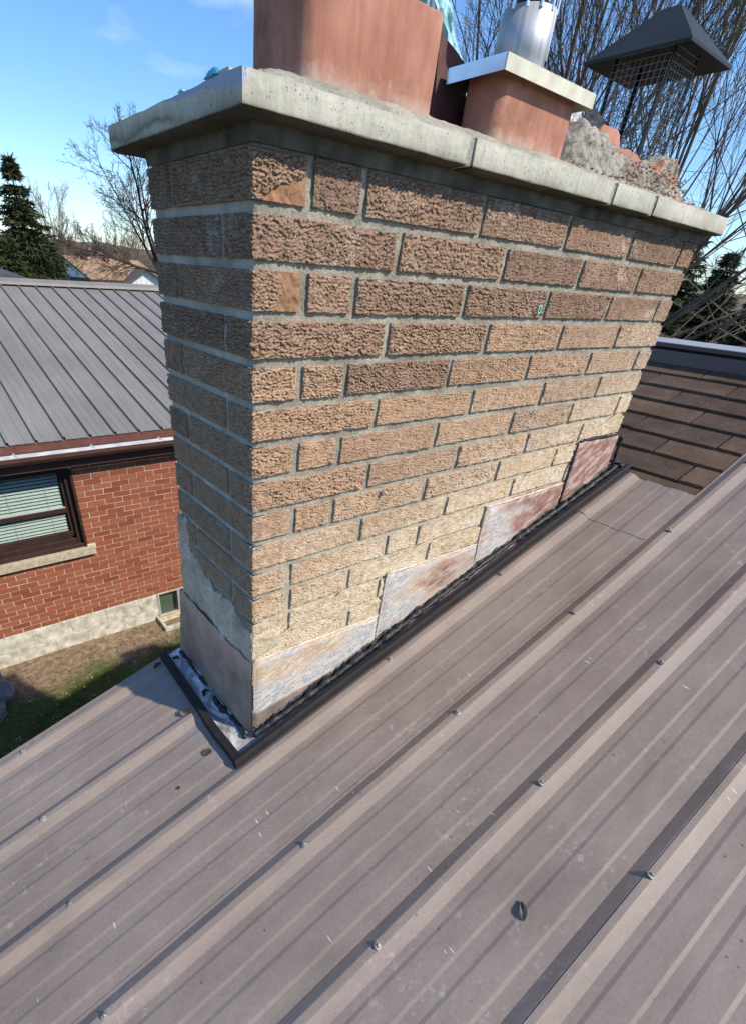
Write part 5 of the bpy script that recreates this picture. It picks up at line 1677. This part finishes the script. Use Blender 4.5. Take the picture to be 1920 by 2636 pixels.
def bare_tree(label, base, stems, seed, mat, trunk_h, trunk_r, kids, maxlev=3, up=0.05, wob=0.09, ang=(18, 42), shrink=0.55, minr=0.004, lean=(0, 0), group=None):
    """stems: list of (direction, length, radius); the trunk runs from the base to the fork"""
    rr = random.Random(seed)
    root = thing('bare_tree', label, 'tree', base, group)
    b = np.array(base, float); fork = b + np.array([lean[0], lean[1], trunk_h])
    tb = TB()
    P = [b + (fork - b) * t + np.array([rr.gauss(0, .03), rr.gauss(0, .03), 0]) * (t > 0) for t in np.linspace(0, 1, 8)]
    tb.tube(P, trunk_r * np.linspace(1.25, 0.9, 8), 10)
    tb.make('trunk', mat, root)
    tb = TB()
    for d, L, r in stems:
        grow(tb, rr, P[-1] - np.array([0, 0, 0.15]), d, L, r, 0, maxlev, up, wob, kids, ang, shrink, 3, minr)
    tb.make('crown', mat, root, smooth=False)
    return root


def rvec(az): a = math.radians(az); return np.array([math.cos(a), -math.sin(a), 0.0])     # to the viewer's right
def fvec(az): a = math.radians(az); return np.array([math.sin(a), math.cos(a), 0.0])


rr = random.Random(5)
# big multi-stemmed tree whose stems fan out behind the hood
b = polar(63.5, 0, 13.0); b.z = GZ
stems = []
for t in np.linspace(-22, 74, 16):
    t = t + rr.uniform(-3, 3)
    d = rvec(63) * math.sin(math.radians(t)) + np.array([0, 0, math.cos(math.radians(t))]) + fvec(63) * rr.uniform(-.35, .35)
    stems.append((d, rr.uniform(6.5, 8.0), rr.uniform(0.026, 0.046)))
bare_tree('large bare tree with many stems fanning up behind the black hood', b, stems, 21, MBARK, 3.0, 0.20, [17, 8, 4], 3, 0.030, 0.075, (12, 38), 0.50, 0.0034)
b = polar(55.5, 0, 14.0); b.z = GZ
stems = []
for t in np.linspace(-34, 26, 8):
    t = t + rr.uniform(-4, 4)
    d = rvec(56) * math.sin(math.radians(t)) + np.array([0, 0, math.cos(math.radians(t))]) + fvec(56) * rr.uniform(-.3, .3)
    stems.append((d, rr.uniform(6.5, 8.5), rr.uniform(0.032, 0.056)))
bare_tree('bare grey tree with upright stems behind the galvanised vent cap', b, stems, 33, MBARK, 4.2, 0.22, [17, 8, 4], 3, 0.03, 0.085, (14, 46), 0.48, 0.0034)
# low horizontal boughs in front of the far conifers
b = polar(78, 0, 17); b.z = GZ
stems = [(-rvec(76) * 1.0 + np.array([0, 0, z]) + fvec(76) * rr.uniform(-.3, .3), rr.uniform(5, 6.5), 0.018) for z in (0.05, 0.12, 0.22, 0.3, 0.45, 0.7, 1.1)]
bare_tree('bare tree beyond the right edge whose low branches reach in above the ridge', b, stems, 44, MBARKP, 3.4, 0.22, [6, 5, 3], 3, -0.012, 0.08, (20, 50), 0.5, 0.005)
# left bare tree
b = polar(22.6, 0, 38); b.z = GZ
L_ = -rvec(20)
stems = [(L_ * 0.42 + np.array([0, 0, 1.0]), 6.2, 0.11), (L_ * 0.15 + np.array([0, 0, 1]), 5.8, 0.08), (L_ * 0.75 + np.array([0, 0, 0.75]), 5.0, 0.06), (L_ * 1.1 + np.array([0, 0, 0.34]), 5.2, 0.06),
         (L_ * 1.0 + np.array([0, 0, 0.10]), 4.6, 0.055), (-L_ * 0.5 + np.array([0, 0, 1]), 4, 0.07), (L_ * 0.58 + fvec(20) * 0.4 + np.array([0, 0, 1.0]), 5.8, 0.07)]
bare_tree('leafless tree leaning left above the tan roofed house', b, stems, 52, MBARK2, 3.9, 0.17, [16, 9, 5], 3, 0.022, 0.10, (22, 58), 0.46, 0.0075, lean=tuple((L_ * 0.25)[:2]))
b = polar(13.5, 0, 80); b.z = GZ
stems = [(np.array([math.sin(t * 2.4) * .35, math.cos(t * 2.4) * .35, 1.0]), 6.0, 0.08) for t in range(7)]
bare_tree('pale hazy bare tree behind the spruce', b, stems, 61, MBARKP, 3.6, 0.16, [9, 6, 3], 3, 0.05, 0.06, (14, 34), 0.5, 0.010)


def conifer(name, label, base, H, Rb, seed, mat, levels, per, droop=0.25, needle=0.11, group=None, keep=1.0, power=1.0):
    rr = random.Random(seed); g = np.random.default_rng(seed)
    root = thing(name, label, 'tree', base, group)
    tb = TB(); b = np.array(base, float)
    tb.tube([b, b + [0, 0, H * 0.5], b + [0, 0, H * 0.98]], [H * 0.022, H * 0.012, 0.01], 8)
    tb.make('trunk', MBARK2, root)
    tb = TB(); V = []; nv = 0
    for l in range(levels):
        t = (l + rr.uniform(0, .6)) / levels
        z = H * (0.10 + 0.89 * t); R = Rb * (1 - t) ** power + 0.05
        for k in range(per):
            if rr.random() > keep: continue
            a = 2 * math.pi * (k + rr.random()) / per + l * 0.7
            Lb = R * rr.uniform(0.40, 1.2)
            dr = np.array([math.cos(a), math.sin(a), 0.0])
            pts = []
            for s in np.linspace(0, 1, 5):
                pts.append(b + [0, 0, z] + dr * Lb * s + np.array([0, 0, 1]) * (-droop * Lb * s + 0.22 * droop * Lb * s ** 3 * 2 + (0.35 * Lb * s if t > 0.88 else 0)))
            tb.tube(pts, np.linspace(0.012, 0.004, 5) * (1 + H / 10), 3)
            m = int(14 + 40 * Lb)
            s = g.uniform(0.12, 1.03, m)
            P = np.array([np.interp(s, np.linspace(0, 1, 5), np.array(pts)[:, c]) for c in range(3)]).T
            side = np.cross(dr, [0, 0, 1.0])
            spread = 0.30 * Lb * (1 - 0.55 * s) + 0.03
            off = g.uniform(-1, 1, m)
            P = P + side * (off * spread)[:, None] + np.array([0, 0, 1.0]) * (-0.10 * np.abs(off) * spread - g.uniform(0, 0.10, m))[:, None]
            d = dr[None, :] * g.uniform(0.3, 1.0, m)[:, None] + side * (off * 1.1)[:, None] + np.stack([g.normal(0, .3, m), g.normal(0, .3, m), g.normal(-0.25, .35, m)], 1)
            d /= np.linalg.norm(d, axis=1)[:, None]
            w = np.cross(d, g.normal(0, 1, (m, 3))); w /= np.linalg.norm(w, axis=1)[:, None] + 1e-9
            ln = needle * g.uniform(0.6, 1.4, m)[:, None]
            V.append(np.stack([P - w * ln * 0.20, P + w * ln * 0.20, P + d * ln * 1.5], 1).reshape(-1, 3))
    tb.make('branches', MBARK2, root, False)['kind'] = 'stuff'
    V = np.vstack(V)
    add('crown', V, np.arange(len(V)).reshape(-1, 3), mat, root)
    return root


b = polar(11.2, 0, 34); b.z = GZ
conifer('spruce_tree', 'tall narrow spruce with open drooping tiers behind the neighbour roof', b, 8.15, 2.75, 3, MSPR, 32, 15, 0.30, 0.19, keep=0.85, power=0.9)
b = polar(9.6, 0, 31); b.z = GZ
conifer('cedar_tree', 'bushy green cedar at the left edge below the spruce', b, 4.9, 1.6, 6, MCED, 20, 16, 0.05, 0.16, group=None, power=0.5)
b = polar(12.9, 0, 36); b.z = GZ
conifer('cedar_tree', 'dark rounded cedar between the spruce and the tan roofed house', b, 5.0, 1.15, 8, MSPR, 20, 16, 0.10, 0.17, power=0.5)
for az, d, H, R, s, lab in ((68.3, 40, 7.8, 2.9, 11, 'dark conifer tight beside the chimney under the cap corner'), (71.3, 44, 7.1, 2.6, 12, 'dark conifer in the middle of the group right of the chimney'),
                            (74.5, 46, 5.8, 2.3, 13, 'shorter dark conifer at the right picture edge')):
    b = polar(az, 0, d); b.z = GZ
    conifer('conifer', lab, b, H, R, s, MSPR, 26, 12, 0.18, 0.22, 'conifers right of the chimney', 0.9, 0.8)


def woodland(name, az0, az1, d0, d1, n, hmin, hmax, seed, mat, label):
    rr = random.Random(seed); tb = TB()
    for i in range(n):
        p = polar(rr.uniform(az0, az1), 0, rr.uniform(d0, d1)); p.z = GZ
        h = rr.uniform(hmin, hmax)
        grow(tb, rr, np.array(p), (rr.gauss(0, .1), rr.gauss(0, .1), 1), h, 0.07, 0, 2, 0.03, 0.06, [14, 8], (18, 55), 0.45, 3, 0.012)
    o = tb.make(name, mat, None, False)
    tag(o, label, 'woodland', None, 'stuff')


MHAZE = bark_mat('brush_twigs', (0.085, 0.060, 0.048), (0.20, 0.150, 0.12))
woodland('woodland', 11.5, 24, 62, 120, 70, 4.2, 7.2, 3, MHAZE, 'brown leafless brush and far trees below the hills on the left')
woodland('woodland', 63, 80, 55, 130, 70, 3.5, 7.5, 4, MHAZE, 'dark leafless brush and far trees right of the chimney')

# ------------------------------------------------------------------ far houses
def gable_house(name, label, c, az, w, dp, eave_z, ridge_z, wallm, roofm, gablem, vents=0):
    """ridge runs across the view; c = centre point on the ground"""
    R_, Fv = rvec(az), fvec(az); c = np.array(c, float); c[2] = 0
    root = thing(name, label, 'house', (c[0], c[1], GZ))

    def P(u, v, z): q = c + R_ * u + Fv * v; return (q[0], q[1], z)
    hw, hd = w / 2, dp / 2
    V = [P(-hw, -hd, GZ), P(hw, -hd, GZ), P(hw, hd, GZ), P(-hw, hd, GZ), P(-hw, -hd, eave_z), P(hw, -hd, eave_z), P(hw, hd, eave_z), P(-hw, hd, eave_z)]
    add('wall', V, BOXF, wallm, root)
    for s in (-1, 1):
        add('gable', [P(s * hw, -hd, eave_z), P(s * hw, hd, eave_z), P(s * hw, 0, ridge_z - .08), P(s * (hw - .1), -hd, eave_z), P(s * (hw - .1), hd, eave_z), P(s * (hw - .1), 0, ridge_z - .08)],
            [(0, 1, 2), (5, 4, 3), (0, 2, 5, 3), (1, 4, 5, 2)], gablem, root)
    o = 0.35
    sl = (ridge_z - eave_z) / hd
    ez = eave_z - sl * o
    rf = None
    for s in (-1, 1):
        V = [P(-hw - o, s * (hd + o), ez), P(hw + o, s * (hd + o), ez), P(hw + o, 0, ridge_z), P(-hw - o, 0, ridge_z)]
        V += [(x, y, z + 0.14) for x, y, z in V]
        q = add('roof', V, BOXF, roofm, root)
        if s < 0: rf = q
    fb = [P(-hw - o, -(hd + o) - .03, ez - .1), P(hw + o, -(hd + o) - .03, ez - .1), P(hw + o, -(hd + o) + .06, ez - .1), P(-hw - o, -(hd + o) + .06, ez - .1)]
    add('fascia', fb + [(x, y, z + .22) for x, y, z in fb], BOXF, MBROWN, root)
    for k in range(vents):
        u = -hw * 0.62 + k * hw * 0.62
        v = -hd * 0.16; z = ridge_z - sl * hd * 0.16 + .12
        q = [P(u - .2, v - .15, z), P(u + .2, v - .15, z), P(u + .2, v + .15, z), P(u - .2, v + .15, z)]
        add('roof_vent', q + [(x, y, z_ + .22) for x, y, z_ in q], BOXF, MBROWN2, rf)
    for u in (-hw * .5, 0.1, hw * .5):
        q = [P(u - .5, -hd - .03, eave_z - 1.35), P(u + .5, -hd - .03, eave_z - 1.35), P(u + .5, -hd + .05, eave_z - 1.35), P(u - .5, -hd + .05, eave_z - 1.35)]
        wn = add('window', q + [(x, y, z_ + 1.1) for x, y, z_ in q], BOXF, MWHITE, root)
        q = [P(u - .42, -hd - .045, eave_z - 1.28), P(u + .42, -hd - .045, eave_z - 1.28), P(u + .42, -hd + .0, eave_z - 1.28), P(u - .42, -hd + .0, eave_z - 1.28)]
        add('pane', q + [(x, y, z_ + .96) for x, y, z_ in q], BOXF, MROOM, wn)
    return root


def at(az, d): p = polar(az, 0, d); return (p.x, p.y, GZ)


gable_house('far_house', 'far house with tan shingle roof and pale gable behind the grey metal roof', at(17.2, 47), -20, 6.0, 5.0, -1.35, -0.28, MDARKW, MTANROOF, MWHITE, 3)
# cross wing with white gable facing the viewer
c = np.array(at(20.6, 44.5)); c[2] = 0
root = thing('far_house_wing', 'white gabled wing with grey brown roof beside the tan roof', 'house', (c[0], c[1], GZ))
Rv, Fv = rvec(14), fvec(14)
P = lambda u, v, z: tuple((c + Rv * u + Fv * v)[:2]) + (z,)
V = [P(-1.6, -2, GZ), P(1.6, -2, GZ), P(1.6, 3.5, GZ), P(-1.6, 3.5, GZ), P(-1.6, -2, -1.62), P(1.6, -2, -1.62), P(1.6, 3.5, -1.62), P(-1.6, 3.5, -1.62), P(0, -2, -0.62), P(0, 3.5, -0.62)]
add('wall', V, [(0, 1, 5, 8, 4), (2, 3, 7, 9, 6), (1, 2, 6, 5), (3, 0, 4, 7)], MWHITE, root)
for s in (-1, 1):
    V = [P(s * 1.95, -2.3, -1.84), P(0, -2.3, -0.60), P(0, 3.5, -0.60), P(s * 1.95, 3.5, -1.84)]
    V += [(x, y, z + .12) for x, y, z in V]
    add('roof', V, BOXF if s < 0 else [tuple(reversed(f)) for f in BOXF], MGREYBR, root)
for k in range(9):
    u = -1.4 + k * 0.35
    q = [P(u - .012, -2.02, -2.6), P(u + .012, -2.02, -2.6), P(u + .012, -1.99, -2.6), P(u - .012, -1.99, -2.6)]
    add('batten', q + [(x, y, -0.68 - abs(u) * .62) for x, y, z in q], BOXF, MWHITE, root)
# dark hip roof just behind the neighbour's ridge on the left
c = np.array(at(6.9, 20)); c[2] = 0
root = thing('far_house', 'dark slate hip roof showing at the left edge above the neighbour ridge', 'house', (c[0], c[1], GZ))
P = lambda u, v, z: tuple((c + rvec(8) * u + fvec(8) * v)[:2]) + (z,)
add('wall', [P(-4, -2.4, GZ), P(1.5, -2.4, GZ), P(1.5, 2.4, GZ), P(-4, 2.4, GZ), P(-4, -2.4, -0.9), P(1.5, -2.4, -.9), P(1.5, 2.4, -.9), P(-4, 2.4, -.9)], BOXF, MDARKW, root)
add('roof', [P(-4.3, -2.7, -1.0), P(1.95, -2.7, -1.0), P(1.95, 2.7, -1.0), P(-4.3, 2.7, -1.0), P(-3, 0, -0.22), P(-0.4, 0, -0.22)], [(0, 1, 5, 4), (1, 2, 5), (2, 3, 4, 5), (3, 0, 4), (3, 2, 1, 0)], MTARROOF, root)
gable_house('far_house', 'far house with slate blue roof among the branches right of the chimney', at(70.2, 66), 66, 9, 6, -2.9, -1.35, MDARKW, MTARROOF, MDARKW, 0)
gable_house('far_house', 'far house with pale grey roof above the ridge at the right edge', at(75.5, 62), 80, 8, 6, -2.9, -1.5, MWHITE, simple('pale_grey_roof', (0.22, 0.24, 0.26), .9, .2, 0, .2, 2), MWHITE, 0)

# two distant pylons on the skyline
for az, lab in ((15.55, 'faint lattice power pylon on the skyline, the left of the pair'), (16.75, 'faint lattice power pylon on the skyline, the right of the pair')):
    p = np.array(polar(az, 0.0, 430)); p[2] = 2
    root = thing('power_pylon', lab, 'pylon', tuple(p), 'pylons on the skyline')
    tb = TB(); top = CAM[2] + 430 * math.tan(math.radians(2.35)) - p[2]
    for sx in (-1, 1):
        for sy in (-1, 1): tb.tube([p + [sx * 1.3, sy * 1.3, 0], p + [sx * .25, sy * .25, top]], [.14, .1], 4)
    tb.make('mast', MSTEEL, root)
    tb = TB()
    for f in (0.72, 0.84, 0.95):
        q = rvec(16)
        tb.tube([p + q * -2.6 + [0, 0, top * f], p + [0, 0, top * f + .5], p + q * 2.6 + [0, 0, top * f]], [.1, .16, .1], 4)
    tb.make('cross_arms', MSTEEL, root)

# ------------------------------------------------------------------ grass, leaf litter by the neighbour's wall
g = np.random.default_rng(8)
n = 52000
x = g.uniform(-2.0, 2.4, n); y = g.uniform(1.2, 4.95, n)
edge = 3.85 + 0.10 * x + 0.55 * fbm(x * 1.7, y * 1.7, 12)
keep = (y < edge) | (g.random(n) < 0.035) | ((np.hypot(x - 1.15, y - 4.35) < 0.16) & (g.random(n) < .6))
x, y = x[keep], y[keep]; n = len(x)
h = g.uniform(0.02, 0.05, n); a = g.uniform(0, 2 * np.pi, n); w = g.uniform(0.0018, 0.004, n)
bx, by = g.normal(0, 0.018, n), g.normal(0, 0.018, n)
V = np.stack([np.stack([x - w * np.cos(a), y - w * np.sin(a), np.full(n, GZ - .005)], 1), np.stack([x + w * np.cos(a), y + w * np.sin(a), np.full(n, GZ - .005)], 1),
              np.stack([x + bx, y + by, GZ + h], 1)], 1).reshape(-1, 3)
o = add('grass', V, np.arange(len(V)).reshape(-1, 3), MGRASS)
tag(o, 'short green lawn grass below the neighbour wall', 'grass', None, 'stuff')
n = 520
V, F = [], []
for i in range(n):
    px_, py_ = g.uniform(-1.2, 2.0), g.uniform(3.3, 4.95)
    s = g.uniform(0.006, 0.018); a = g.uniform(0, 6.28); b0 = len(V)
    for k in range(5):
        q = a + k * 1.2566
        V.append((px_ + s * math.cos(q) * (1.5 if k == 0 else .8), py_ + s * math.sin(q) * .8, GZ + 0.012 + g.uniform(0, .012)))
    F.append(tuple(range(b0, b0 + 5)))
ml = Mat('pale_litter', 0.85, 0.2)
_r = ml.noise(ml.pos(), 7, 2)
o = add('leaf_litter', V, F, ml.out(ml.ramp(_r, [(0.35, (0.30, 0.19, 0.09)), (0.5, (0.12, 0.07, 0.04)), (0.65, (0.46, 0.38, 0.27))])))
tag(o, 'scattered pale leaf litter on the bare soil by the wall', 'leaf litter', None, 'stuff')
